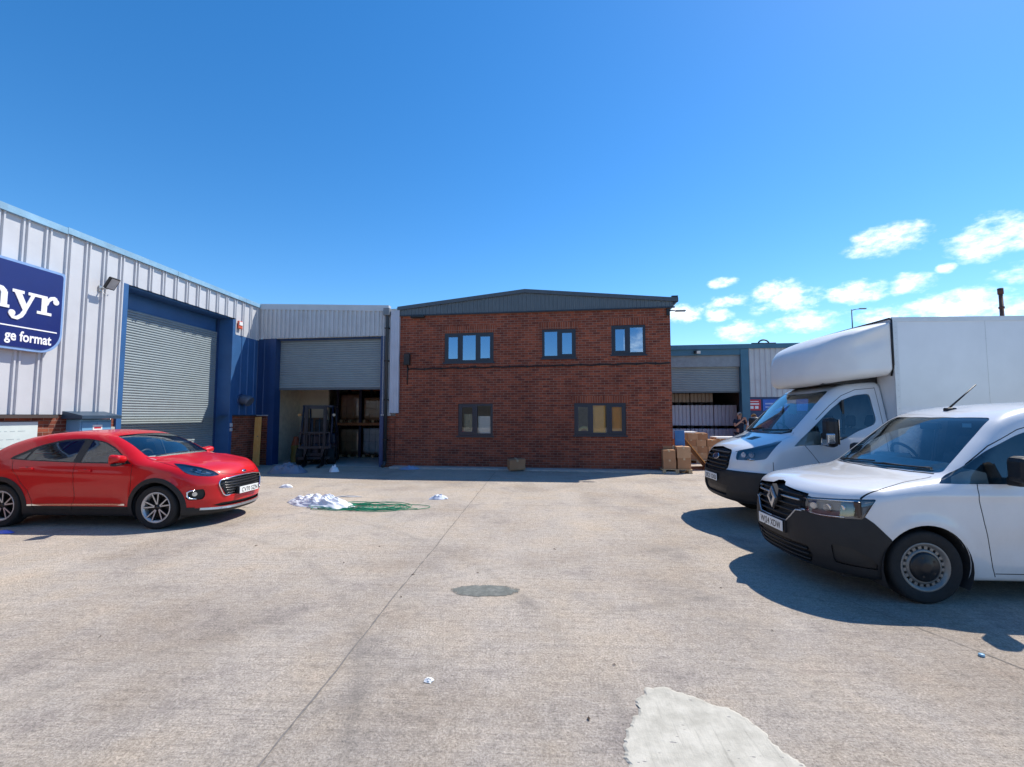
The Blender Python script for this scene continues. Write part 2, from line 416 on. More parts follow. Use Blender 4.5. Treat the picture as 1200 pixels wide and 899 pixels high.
    mt = t.pbr(c, .8, 0, t.bump(t.noise(v, 70, 4), .5, .01)); t.l(alpha, [n_ for n_ in t.t.nodes if n_.type == 'BSDF_PRINCIPLED'][0].inputs['Alpha'])
    tag(b.build('tar_patch', mt, fix=False), 'dark green grey patch in the concrete', 'patch', kind='structure')
ground()

# ------------------------------------------------------------------ camera, light, sky
cam = bpy.data.cameras.new('camera'); co = bpy.data.objects.new('camera', cam); COL.objects.link(co)
cam.sensor_width = 36; cam.sensor_fit = 'HORIZONTAL'; cam.lens = 36*550/1200; cam.clip_start = .05; cam.clip_end = 3000
co.location = (0, 0, 1.7)
co.rotation_euler = (math.pi/2 + math.atan(37.5/550), 0, math.atan(30/550))
SC.camera = co

SUN = Vector((3.4, 2.4, 5.4)).normalized()
az = math.atan2(SUN.x, SUN.y); el = math.asin(SUN.z)
sl = bpy.data.lights.new('sun', 'SUN'); sl.energy = 4.3; sl.angle = R(.53); sl.color = (1, .93, .83)
so = bpy.data.objects.new('sun', sl); COL.objects.link(so); so.location = SUN*50
so.rotation_euler = (-SUN).to_track_quat('-Z', 'Y').to_euler()

w = bpy.data.worlds.new('World'); SC.world = w; w.use_nodes = True
nt = w.node_tree; nt.nodes.clear()
class WT(NT):
    def __init__(s): s.t = nt
wt = WT()
sky = wt.n('ShaderNodeTexSky', sky_type='NISHITA'); sky.sun_disc = False
sky.sun_elevation = el; sky.sun_rotation = az
sky.altitude = 150; sky.air_density = 1.0; sky.dust_density = .15; sky.ozone_density = 4.0
bg = wt.n('ShaderNodeBackground'); bg.inputs['Strength'].default_value = .138
ow = wt.n('ShaderNodeOutputWorld')
tc = wt.n('ShaderNodeTexCoord')
# small fair-weather clouds: each a patch of broken noise round its own direction in the sky
def cdir(px, py):
    u = (px-600)/550; v = -(py-449.5)/550
    a = math.atan(30/550); p = math.atan(37.5/550)
    fw = Vector((-math.sin(a)*math.cos(p), math.cos(a)*math.cos(p), math.sin(p))); rt = Vector((math.cos(a), math.sin(a), 0)); up = rt.cross(fw)
    return (fw + rt*u + up*v).normalized()
CL = [  # azimuth deg, elevation deg, half width deg, half height deg
]
for px, py, hw, hh in [(1040,281,50,17),(1168,276,66,24),(1195,320,38,14),(1070,333,30,12),(1108,314,12,6),(1005,341,38,13),(920,350,44,19),(945,377,48,12),(855,354,26,8),
                       (850,331,18,6),(845,368,17,9),(866,389,26,13),(800,368,20,11),(1120,356,90,17),(1040,372,40,12),(1195,362,45,16),(1290,300,60,25),(1400,345,120,22),(1290,352,60,14)]:
    d = cdir(px, py); r = math.hypot(px-600, 550)
    azd = math.degrees(math.atan2(d.x, d.y)); eld = math.degrees(math.asin(d.z))
    d2 = cdir(px+hw, py); az2 = math.degrees(math.atan2(d2.x, d2.y)); d3 = cdir(px, py-hh); el3 = math.degrees(math.asin(d3.z))
    CL.append((azd, eld, abs(az2-azd), abs(el3-eld)))
rc = random.Random(5)
for k in range(5):   # more of them round the rest of the sky, low
    CL.append((rc.uniform(105, 255), rc.uniform(4, 22), rc.uniform(4, 11), rc.uniform(1.2, 2.6)))
sp = wt.n('ShaderNodeSeparateXYZ'); wt.l(tc.outputs['Generated'], sp.inputs[0])
azn = wt.math('MULTIPLY', wt.math('ARCTAN2', sp.outputs[0], sp.outputs[1]), 180/math.pi)
eln = wt.math('MULTIPLY', wt.math('ARCSINE', sp.outputs[2]), 180/math.pi)
mask = None
for a, e, hw, hh in CL:
    if a > 180: a -= 360
    dx = wt.math('DIVIDE', wt.math('SUBTRACT', azn, a), hw*1.15); dy = wt.math('DIVIDE', wt.math('SUBTRACT', eln, e), hh*1.2)
    q = wt.math('SUBTRACT', 1.0, wt.math('ADD', wt.math('MULTIPLY', dx, dx), wt.math('MULTIPLY', dy, dy)))
    mask = q if mask is None else wt.math('MAXIMUM', mask, q)
cv = wt.n('ShaderNodeCombineXYZ'); wt.l(wt.math('MULTIPLY', azn, 1.0), cv.inputs[0]); wt.l(wt.math('MULTIPLY', eln, 1.7), cv.inputs[1])
n1 = wt.noise(cv.outputs[0], .28, 9, .62)
n2 = wt.noise(cv.outputs[0], .9, 6, .6)
dens = wt.math('ADD', wt.math('MULTIPLY', mask, 1.05), wt.math('MULTIPLY', wt.math('SUBTRACT', n1, .5), 3.6))
dens = wt.math('ADD', dens, wt.math('MULTIPLY', wt.math('SUBTRACT', n2, .5), 1.3))
mr = wt.n('ShaderNodeMapRange', interpolation_type='SMOOTHSTEP'); wt.l(dens, mr.inputs[0]); mr.inputs[1].default_value = -.05; mr.inputs[2].default_value = 1.75
cm = mr.outputs[0]
sh = wt.ramp(n2, [(.3, (6.2,6.9,7.9)), (.55, (9.3,9.5,9.8)), (.8, (10.2,10.2,10.2))])
hs = wt.n('ShaderNodeHueSaturation'); hs.inputs['Saturation'].default_value = 1.30; hs.inputs['Value'].default_value = 1.0; wt.l(sky.outputs[0], hs.inputs['Color'])
skyc = wt.mix(wt.math('MULTIPLY', cm, .93), hs.outputs[0], sh)
wt.l(skyc, bg.inputs['Color']); wt.l(bg.outputs[0], ow.inputs['Surface'])
SC.view_settings.view_transform = 'Standard'; SC.view_settings.look = 'None'; SC.view_settings.exposure = .5; SC.view_settings.gamma = 1
SC.view_settings.use_curve_mapping = False
SC.cycles.use_denoising = True
SC.cycles.max_bounces = 8; SC.cycles.transparent_max_bounces = 16
SC.cycles.caustics_reflective = False; SC.cycles.caustics_refractive = False
# ------------------------------------------------------------------ building kit
def wall_holes(b, x0, x1, z0, z1, holes, y=0, depth=.12, mi=0, flip=False):
    """vertical wall face in plane y with rectangular holes and reveals going to y+depth"""
    xs = sorted({x0, x1, *[h[0] for h in holes], *[h[1] for h in holes]}); zs = sorted({z0, z1, *[h[2] for h in holes], *[h[3] for h in holes]})
    for i in range(len(xs)-1):
        for j in range(len(zs)-1):
            mx, mz = (xs[i]+xs[i+1])/2, (zs[j]+zs[j+1])/2
            if any(h[0] < mx < h[1] and h[2] < mz < h[3] for h in holes): continue
            if mx < x0 or mx > x1: continue
            b.add([(xs[i],y,zs[j]),(xs[i+1],y,zs[j]),(xs[i+1],y,zs[j+1]),(xs[i],y,zs[j+1])], [(0,1,2,3)], mi)
    for h in holes:
        a, c, d, e = h[:4]; Y = y+depth
        b.add([(a,y,d),(a,Y,d),(a,Y,e),(a,y,e)], [(0,1,2,3)], mi); b.add([(c,y,d),(c,Y,d),(c,Y,e),(c,y,e)], [(3,2,1,0)], mi)
        b.add([(a,y,e),(a,Y,e),(c,Y,e),(c,y,e)], [(0,1,2,3)], mi); b.add([(a,y,d),(a,Y,d),(c,Y,d),(c,y,d)], [(3,2,1,0)], mi)
    return b

def ribbed(b, x0, x1, z0, z1, prof, pitch, y=0, mi=0, ztop=None, phase=0):
    """profiled sheet: prof = list of (dx, dy) within one pitch; ztop(x) optional sloping top"""
    xs = []; x = x0 - (phase % pitch)
    while x < x1:
        for dx, dy in prof:
            if x0 <= x+dx <= x1: xs.append((x+dx, y-dy))
        x += pitch
    if not xs or xs[0][0] > x0: xs.insert(0, (x0, y))
    if xs[-1][0] < x1: xs.append((x1, y))
    vs = [];
    for px_, py_ in xs: vs += [(px_, py_, z0), (px_, py_, ztop(px_) if ztop else z1)]
    b.add(vs, [(2*i,2*i+2,2*i+3,2*i+1) for i in range(len(xs)-1)], mi)
    return b

def shutter(parent, x0, x1, z0, z1, y, pitch=.076, mat=None, name='roller_shutter'):
    b = MB(); z = z0; vs = []; prof = []
    while z < z1:
        for k, (dz, dy) in enumerate([(0,0),(.1,.012),(.3,.019),(.55,.020),(.8,.013),(.93,.001),(.97,-.006)]):
            if z+dz*pitch <= z1: prof.append((z+dz*pitch, y-dy))
        z += pitch
    for zz, yy in prof: vs += [(x0,yy,zz),(x1,yy,zz)]
    b.add(vs, [(2*i,2*i+1,2*i+3,2*i+2) for i in range(len(prof)-1)], 0, False)
    b.box(x0, x1, y-.02, y+.03, z0-.07, z0, 1)
    return b.build(name, [mat or M['shut'], M['anth']], parent, fix=False)

TRAP = [(0,0),(.02,.035),(.075,.035),(.095,0)]          # narrow trapezoid rib

# ------------------------------------------------------------------ left warehouse (silver cladding)
lb = thing('warehouse', 'silver ribbed warehouse with blue edged shutter door behind the red car', 'building', (-9.8, -3, 0), math.pi/2)
LX = lambda Y: Y+3
D0, D1, DH, DR = LX(10.55), LX(14.42), 4.82, .72
EN = LX(15.84)
b = MB()
RP = [(0,0),(.010,.038),(.040,.038),(.050,.004),(.085,.004),(.095,.038),(.125,.038),(.135,0)]
ribbed(b, 0, D0-.05, 1.72, 5.5, RP, .418, 0, phase=.1)
ribbed(b, D0-.05, EN, DH+.02, 5.5, RP, .418, 0, phase=(D0-.05-0+.1) % .418)
ribbed(b, D1+.12, EN, 4.33, DH+.02, RP, .418, 0, phase=(D1+.12+.1) % .418)
cl = b.build('cladding', M['cladw'], lb, fix=False)
b = MB(); ribbed(b, D1+.14, EN, 1.70, 4.33, [(0,0),(.012,.02),(.05,.02),(.062,0)], .36, 0)
b.build('blue_panel', M['blue'], lb, fix=False)
b = MB()                                              # eaves trim, faded blue, slightly buckled joints
x = 0
rn = random.Random(2)
while x < EN:
    L = min(3.0, EN-x); dz = rn.uniform(-.012,.012)
    b.box(x+.004, x+L-.004, -.075, .12, 5.47+dz, 5.60+dz)
    x += L
b.build('eaves_trim', M['blue_trim'], lb)
b = MB(); wall_holes(b, 0, EN, 0, 1.69, [(D0-.14, D1+.14, 0, 1.70)], y=.015, depth=.3)
b.build('brick_plinth', M['brick'], lb, fix=False)
b = MB(); b.box(0, LX(9.02), -.10, .02, 1.65, 1.715); b.box(D1+.14, EN, -.05, .02, 1.675, 1.715)
b.build('drip_flashing', plain('brown_flashing', (.06,.045,.04), .6), lb)
b = MB()                                              # door surround: jambs and head, full reveal depth
b.box(D0-.14, D0, -.03, DR+.02, 0, DH+.02); b.box(D1, D1+.14, -.03, DR+.02, 0, DH-.02)
b.box(D0, D1, .06, DR+.02, DH-.02, DH+.10); b.box(D0, D1, DR-.22, DR+.02, DH-.52, DH-.02)
b.build('door_surround', M['blue'], lb, bevel=.006)
b = MB(); b.box(D0, D0+.07, DR-.30, DR-.24, 0, DH-.02); b.box(D1-.07, D1, DR-.30, DR-.24, 0, DH-.02)
b.build('guide_rail', M['blue_d'], lb)
shutter(lb, D0+.01, D1-.01, .08, DH-.45, DR-.26, .066)
b = MB()                                              # shell behind: roof and end walls
b.box(0, EN, .14, 14, 5.48, 5.56); b.box(0, .1, .14, 14, 0, 5.47); b.box(0, EN, 13.9, 14.0, 0, 5.47); b.box(EN-.12,EN,.33,13.9,0,5.47)
b.build('roof', M['cladg'], lb)

def on_left(name, label, cat, Y, z, group=None): return thing(name, label, cat, (-9.8, Y, z), math.pi/2, group)

# --- lettering helper
def text_mesh(s, size, name, mat, parent, loc=(0,0,0), rot=(math.pi/2,0,0), depth=.004, bold=0.0, sx=1.0, align='LEFT', spacing=1.0, maxw=None):
    cu = bpy.data.curves.new(name, 'FONT'); cu.body = s; cu.size = size; cu.extrude = depth; cu.offset = bold; cu.align_x = align; cu.space_character = spacing
    cu.resolution_u = 4
    tmp = bpy.data.objects.new('tmp_text', cu); COL.objects.link(tmp)
    dg = bpy.context.evaluated_depsgraph_get(); dg.update()
    me = bpy.data.meshes.new_from_object(tmp.evaluated_get(dg)); bpy.data.objects.remove(tmp); bpy.data.curves.remove(cu)
    if maxw:
        xs = [v.co.x for v in me.vertices]; sx = maxw/(max(xs)-min(xs))
    me.transform(Matrix.Diagonal((sx,1,1,1)))
    me.materials.clear(); me.materials.append(mat); me.name = name
    o = bpy.data.objects.new(name, me); COL.objects.link(o); o.parent = parent; o.location = loc; o.rotation_euler = rot
    return o

# --- company sign
sg = on_left('sign', 'navy company sign with white lettering on the silver cladding', 'sign', 8.93, 2.92)
def rrect(x0, x1, z0, z1, rbr, rtr, rl=.05, n=10):
    P = [(x0, z0)]
    for k in range(n+1):
        a = -math.pi/2 + math.pi/2*k/n; P.append((x1-rbr+rbr*math.cos(a), z0+rbr+rbr*math.sin(a)))
    for k in range(n+1):
        a = math.pi/2*k/n; P.append((x1-rtr+rtr*math.cos(a), z1-rtr+rtr*math.sin(a)))
    P.append((x0, z1)); return P
SW = 3.6
b = MB(); b.prism(rrect(-SW, 0, 0, 1.66, .42, .06), 'y', -.16, -.045); b.build('rim', M['signrim'], sg)
b = MB(); b.prism(rrect(-SW+.05, -.05, .05, 1.61, .38, .05), 'y', -.172, -.158); b.build('face', M['navy'], sg)
# slab-serif lettering drawn as strokes
def slab(parent):
    b = MB(); y0, y1 = -.181, -.171; cnt = [0]
    def nx(): cnt[0] += 1; return y0-.0004*cnt[0]
    def bar(x0,x1,z0,z1): b.box(x0,x1,nx(),y1,z0,z1)
    def ribbon(pts, w):
        L=[];Rr=[]
        for i,p in enumerate(pts):
            q0=pts[max(i-1,0)]; q1=pts[min(i+1,len(pts)-1)]; dx,dz=q1[0]-q0[0],q1[1]-q0[1]; l=math.hypot(dx,dz) or 1
            ww = w[i] if isinstance(w,list) else w
            L.append((p[0]-dz/l*ww/2,p[1]+dx/l*ww/2)); Rr.append((p[0]+dz/l*ww/2,p[1]-dx/l*ww/2))
        for i in range(len(pts)-1): b.prism([L[i],Rr[i],Rr[i+1],L[i+1]],'y',nx(),y1)
    def disc(cx,cz,r,n=20): b.prism([(cx+r*math.cos(2*math.pi*k/n),cz+r*math.sin(2*math.pi*k/n)) for k in range(n)],'y',nx(),y1)
    z0 = .74; xh = .37                                       # baseline, x-height
    # r
    rx = -.50
    bar(rx-.02, rx+.25, z0, z0+.055); bar(rx+.055, rx+.16, z0+.05, z0+xh); bar(rx-.02, rx+.16, z0+xh-.055, z0+xh)
    ribbon([(rx+.15+.0,z0+xh*.55),(rx+.18,z0+xh*.80),(rx+.23,z0+xh*.94),(rx+.29,z0+xh*.98),(rx+.335,z0+xh*.93)],[.05,.06,.07,.075,.06]); disc(rx+.325,z0+xh*.80,.058)
    # y
    yx = -.93
    bar(yx-.03, yx+.17, z0+xh-.055, z0+xh); bar(yx+.24, yx+.41, z0+xh-.055, z0+xh)
    b.prism([(yx+.005,z0+xh-.05),(yx+.165,z0),(yx+.245,z0+.07),(yx+.125,z0+xh-.05)],'y',nx(),y1)
    b.prism([(yx+.29,z0+xh-.05),(yx+.155,z0-.02),(yx+.205,z0-.05),(yx+.36,z0+xh-.05)],'y',nx(),y1)
    ribbon([(yx+.19,z0-.01),(yx+.14,z0-.10),(yx+.07,z0-.155),(yx+.0,z0-.15),(yx-.045,z0-.10)],[.07,.07,.065,.06,.05]); disc(yx-.02,z0-.075,.058)
    # h
    hx = -1.42
    bar(hx-.03, hx+.17, z0, z0+.055); bar(hx+.23, hx+.42, z0, z0+.055); bar(hx+.015, hx+.12, z0+.05, z0+.58); bar(hx-.04, hx+.12, z0+.525, z0+.58); bar(hx+.275, hx+.38, z0+.05, z0+.29)
    ribbon([(hx+.11,z0+xh*.66),(hx+.16,z0+xh*.86),(hx+.22,z0+xh*.94),(hx+.28,z0+xh*.90),(hx+.328,z0+xh*.74)],[.05,.06,.075,.09,.105])
    return b.build('lettering', M['signtxt'], parent)
slab(sg)
b = MB(); b.box(-1.75, -.12, -.178, -.171, .415, .438); b.build('rule', M['signtxt'], sg)
text_mesh('ge format', .262, 'strapline', M['signtxt'], sg, (-1.03, -.174, .165), bold=.006, maxw=.82)

# --- floodlight
fl = on_left('floodlight', 'black floodlight on a bracket high on the silver wall', 'floodlight', 9.86, 4.62)
b = MB(); b.box(-.06,.06,-.03,0,-.14,-.02); b.tube([(0,-.02,-.08),(0,-.16,-.08),(0,-.24,-.03)], .016); b.tube([(0,-.03,-.12),(.10,-.03,-.2),(.2,-.01,-.16)],.008); b.build('bracket', M['silver'], fl)
Mx = Matrix.Translation((0,-.27,.03)) @ Matrix.Rotation(R(-58),4,'X') @ Matrix.Scale(.74,4)
b = MB(); b.cbox(-.16,.16,-.19,.19,-.03,.05,.012,0,Mx)
for k in range(7): b.box(-.13+k*.04,-.12+k*.04,-.16,.16,.05,.085,0,Mx)
b.build('lamp_body', M['black'], fl)
b = MB(); b.box(-.13,.13,-.16,.16,-.036,-.031,0,Mx); b.build('lens', plain('lamp_glass',(.5,.5,.48),.15), fl)

# --- alarm box
al = on_left('alarm_box', 'small red and white alarm box on the wall beside the blue shutter door', 'alarm', 14.72, 4.66)
b = MB(); b.cbox(-.11,.11,-.09,-.035,-.13,.13,.02); b.build('cover', plain('alarm_red',(.62,.11,.06),.4), al)
b = MB(); b.cbox(-.085,.085,-.105,-.088,-.02,.10,.006); b.build('badge', M['white'], al)
# --- vent hood
vh = on_left('vent_hood', 'grey cowl vent on the blue wall panel beside the shutter door', 'vent', 15.0, 2.2)
b = MB(); b.tube([(0,0,.02),(0,-.12,.03),(0,-.24,.0),(0,-.33,-.06)], [.15,.16,.165,.17], 16); b.build('cowl', plain('cowl_grey',(.10,.12,.16),.45), vh)
b = MB(); b.lathe([(.2,-.002),(.2,-.022),(.15,-.024)],(0,0,.02),'y',20); b.build('flange', M['blue_d'], vh)
# --- utility cabinet
uc = on_left('utility_cabinet', 'light blue steel cabinet with canopy and white notice behind the red car', 'cabinet', 9.65, 0)
b = MB(); b.box(-.36,.36,-.30,.012,0,1.62); b.build('cabinet_body', plain('cabinet_blue',(.14,.32,.5),.45,0,.1,3,dirt=.2), uc, bevel=.008)
b = MB(); b.box(-.33,-.004,-.318,-.301,.08,1.56); b.box(.004,.33,-.318,-.301,.08,1.56); b.build('door', plain('cabinet_door',(.15,.34,.53),.45,0,.08,3,dirt=.15), uc, bevel=.004)
b = MB(); b.prism([(-.44,1.63),(.05,1.63),(.05,1.79),(-.02,1.79),(-.44,1.70)],'x',-.46,.46); b.build('canopy', plain('canopy_dark',(.03,.06,.10),.5), uc)
b = MB(); b.box(-.10,.12,-.324,-.319,1.22,1.50,0); b.box(-.07,.09,-.3255,-.324,1.42,1.46,1); b.box(-.07,.07,-.3255,-.324,1.35,1.375,1)
for k in range(4): b.box(-.075,.09,-.3255,-.324,1.25+k*.022,1.258+k*.022,2)
b.build('notice', [M['white'], M['red'], plain('faint_ink',(.45,.47,.5),.6)], uc)
# --- notice board on plinth
nb = on_left('notice_board', 'plain white board fixed to the brick plinth at the picture edge', 'board', 7.6, .55)
b = MB(); b.box(-1.3,1.12,-.012,.012,0,1.03); b.build('panel', plain('pale_board',(.60,.68,.66),.5,0,.05,3,dirt=.06), nb, bevel=.003)
b = MB(); rn = random.Random(9)
for r in range(5):
    x = -.9
    while x < .8:
        L = rn.uniform(.04,.16); b.box(x,x+L,-.0145,-.0125,.85-r*.15,.862-r*.15); x += L+.05
b.build('faint_print', plain('faint_print_ink',(.42,.5,.5),.6), nb)
# small electrical box beside cabinet + conduit
eb = on_left('switch_box', 'small grey switch box between the blue cabinet and the shutter door', 'box', 10.26, 1.28)
b = MB(); b.cbox(-.07,.07,-.09,.01,-.06,.16,.01); b.build('cover', plain('switch_grey',(.42,.42,.4),.5), eb)
b = MB(); b.tube([(0,-.03,.16),(0,-.03,.36)],.012); b.build('conduit', M['silver'], eb)
ks = on_left('key_switch', 'tiny grey key switch on the blue door jamb near the brick plinth', 'switch', 14.49, 1.36)
b = MB(); b.cbox(-.045,.045,-.075,-.032,-.02,.1,.006); b.cbox(-.045,.045,-.075,-.032,-.16,-.06,.006); b.build('cover', plain('key_grey',(.5,.52,.55),.5), ks)

# ------------------------------------------------------------------ facade line
ANG = math.atan2(-.8, 8.84)
FU = Vector((math.cos(ANG), math.sin(ANG), 0)); FN = Vector((-math.sin(ANG), math.cos(ANG), 0))
FA = Vector((-4.72, 15.4, 0)); UA = Vector((-9.6, 15.84, 0)); RA = Vector((3.0, 21.5, 0))
def onF(A, x, y=0, z=0):
    p = A + FU*x + FN*y; return (p.x, p.y, z)

# ------------------------------------------------------------------ middle unit with half-open shutter
u2 = thing('loading_unit', 'grey clad loading unit with half open shutter between the silver and brick buildings', 'building', UA, ANG)
W2 = 4.90; OX0, OX1, OH = .50, 4.36, 4.36
b = MB()
tz = lambda x: 5.62 - .045*x
ribbed(b, -.26, 4.42, OH+.02, 5.6, [(0,0),(.014,.045),(.075,.045),(.089,0)], .165, 0, ztop=lambda x: tz(x)-.16)
ribbed(b, 4.42, W2-.18, 1.75, 5.6, [(0,0),(.012,.03),(.052,.03),(.064,0)], .165, 0, ztop=lambda x: tz(x)-.16)
b.build('cladding', M['cladg'], u2, fix=False)
b = MB(); vs=[]
b.add([(-.3,-.05,tz(-.3)-.2),(4.62,-.05,tz(4.62)-.2),(4.62,-.05,tz(4.62)),(-.3,-.05,tz(-.3)), (-.3,.14,tz(-.3)-.2),(4.62,.14,tz(4.62)-.2),(4.62,.14,tz(4.62)),(-.3,.14,tz(-.3))],
      [(0,1,2,3),(3,2,6,7),(1,5,6,2),(0,3,7,4),(0,4,5,1)])
b.build('verge_trim', M['cladg'], u2)
b = MB(); ribbed(b, -.26, .36, 1.72, OH+.02, [(0,0),(.012,.018),(.05,.018),(.062,0)], .26, .01); b.box(.28, OX0, -.03, .3, 0, OH+.02); b.box(OX1, OX1+.13, -.03, .3, 0, OH+.02)
b.box(OX0, OX1, .10, .3, OH-.04, OH+.02)
b.build('door_surround', M['blue_d'], u2)
b = MB(); b.box(-.26, .28, .012, .3, 0, 1.69); b.box(OX1+.13, W2-.02, .012, .3, 0, 1.69); b.build('brick_plinth', M['brick'], u2)
b = MB(); b.box(-.2,.30,-.03,.02,1.69,1.72); b.box(OX1+.05,W2-.14,-.06,.02,1.70,1.74); b.build('drip_flashing', plain('pale_flashing',(.5,.5,.5),.5), u2)
shutter(u2, OX0+.01, OX1-.01, 2.66, OH-.03, .24, .078)
b = MB()
b.box(-.2, W2+.1, .35, 12, 5.30, 5.38); b.box(-.25,-.2,.3,12,0,5.3); b.box(-.2,W2+.1,11.95,12,0,5.3)
b.box(W2-.02,W2+.0,.3,12,0,5.3); b.box(-.2,W2-.02,.30,.34,OH+.02,5.3)
b.build('roof', plain('unit_lining',(.76,.68,.55),.8), u2)
b = MB(); b.box(-.2,W2-.03,.02,11.9,.002,.012); b.build('floor', M['concint'], u2)
b = MB(); b.box(-.2,1.02,2.6,2.7,.012,4.9); b.build('partition', M['plaster'], u2)
# white ribbed corner sheet and downpipe to the right
b = MB(); b.box(4.72,5.02,-.10,.0,1.78,5.22); 
for k in range(3): b.box(4.735+k*.1,4.765+k*.1,-.115,-.10,1.78,5.22)
b.build('corner_sheet', plain('corner_white',(.5,.53,.6),.45,0,.06,2,dirt=.08), u2)
dp = thing('downpipe', 'dark downpipe running down the joint between grey unit and brick building', 'downpipe', onF(UA, 4.60, -.10), ANG)
b = MB(); b.tube([(0,0,.18),(0,0,5.0),(-.02,.0,5.12),(-.03,.06,5.25)], .052, 12); b.tube([(0,0,.2),(0,-.03,.10),(-.06,-.10,.03)],.052,12); b.build('pipe', plain('downpipe_grey',(.03,.035,.04),.5), dp)
b = MB(); b.cbox(-.12,.1,-.09,.12,5.05,5.3,.02); b.build('hopper_head', plain('hopper_grey',(.18,.2,.22),.5), dp)
b = MB()
for z in (.9,2.2,3.5,4.6): b.box(-.07,.07,-.06,.09,z,z+.035)
b.build('bracket', M['black'], dp)

# ------------------------------------------------------------------ brick office
bo = thing('brick_office', 'two storey red brick office with grey gable and five windows', 'building', FA, ANG)
BW = 8.86; BE = 5.06; RG = 5.78; RX = 4.34
WIN = [(1.66,3.31,3.44,4.41,3),(4.89,5.96,3.53,4.46,2),(7.07,8.11,3.60,4.53,2),(2.14,3.29,1.05,2.09,2),(5.89,7.48,1.09,2.09,3)]
b = MB(); wall_holes(b, 0, BW, 0, BE+.05, [w_[:4] for w_ in WIN], 0, .11)
b.add([(BW,0,0),(BW,5.3,0),(BW,5.3,BE+.2),(BW,0,BE+.2)],[(0,1,2,3)]); b.add([(0,0,0),(0,0,BE),(0,5.3,BE),(0,5.3,0)],[(0,1,2,3)]); b.add([(0,5.3,0),(0,5.3,BE),(BW,5.3,BE),(BW,5.3,0)],[(0,1,2,3)])
b.build('wall', M['brick'], bo, fix=False)
b = MB()   # inner lining keeps the rooms dark
b.box(.05,BW-.05,2.6,2.65,0,BE); b.box(.05,BW-.05,.12,2.6,2.62,2.80); b.box(.05,BW-.05,.12,2.6,BE-.05,BE); b.box(4.4,4.5,.14,2.6,0,BE); b.box(.03,.05,.12,2.6,0,BE); b.box(BW-.05,BW-.03,.12,2.6,0,BE); b.box(.05,BW-.05,.12,2.6,0.01,.03)
b.build('inner_wall', plain('room_wall',(.3,.3,.29),.8), bo)
rt = lambda x: RG-(abs(x-RX))*(.46/4.5) + (.03 if x > RX else 0)*min(1,(x-RX)/2)
b = MB(); ribbed(b, .10, BW+.10, BE, 0, [(0,0),(.01,.025),(.035,.025),(.045,0)], .125, -.035, ztop=lambda x: rt(x)-.09)
b.build('gable_cladding', M['anth'], bo, fix=False)
b = MB()
for x0_, x1_ in ((.04,RX),(RX,BW+.24)):
    b.add([(x0_,-.10,rt(x0_)-.12),(x1_,-.10,rt(x1_)-.12),(x1_,-.10,rt(x1_)),(x0_,-.10,rt(x0_)),(x0_,.05,rt(x0_)-.12),(x1_,.05,rt(x1_)-.12),(x1_,.05,rt(x1_)),(x0_,.05,rt(x0_))],
          [(0,1,2,3),(3,2,6,7),(1,5,6,2),(0,3,7,4),(0,4,5,1)])
b.build('verge_trim', plain('verge_anthracite',(.06,.075,.095),.4), bo)
b = MB(); b.box(.06,BW+.14,-.07,0,BE-.035,BE); b.build('base_flashing', M['anthf'], bo)
b = MB()
for x0_, x1_ in ((-.05,RX),(RX,BW+.2)):
    b.add([(x0_,.05,rt(x0_)-.01),(x1_,.05,rt(x1_)-.01),(x1_,5.4,rt(x1_)-.01),(x0_,5.4,rt(x0_)-.01)],[(0,1,2,3)])
b.add([(0,5.3,BE),(BW,5.3,BE),(BW,5.3,rt(BW)-.02),(RX,5.3,rt(RX)-.02),(0,5.3,rt(0)-.02)],[(0,1,2,3,4)]); b.add([(BW+.02,0,BE),(BW+.02,5.3,BE),(BW+.02,5.3,rt(BW)-.02),(BW+.02,0,rt(BW)-.02)],[(0,1,2,3)])
b.build('roof', M['anth'], bo, fix=False)
b = MB(); b.prism([(BW+.10,5.10),(BW+.24,5.22),(BW+.24,5.40),(BW+.05,5.40)],'y',-.06,5.4); b.build('gutter', M['anthf'], bo)
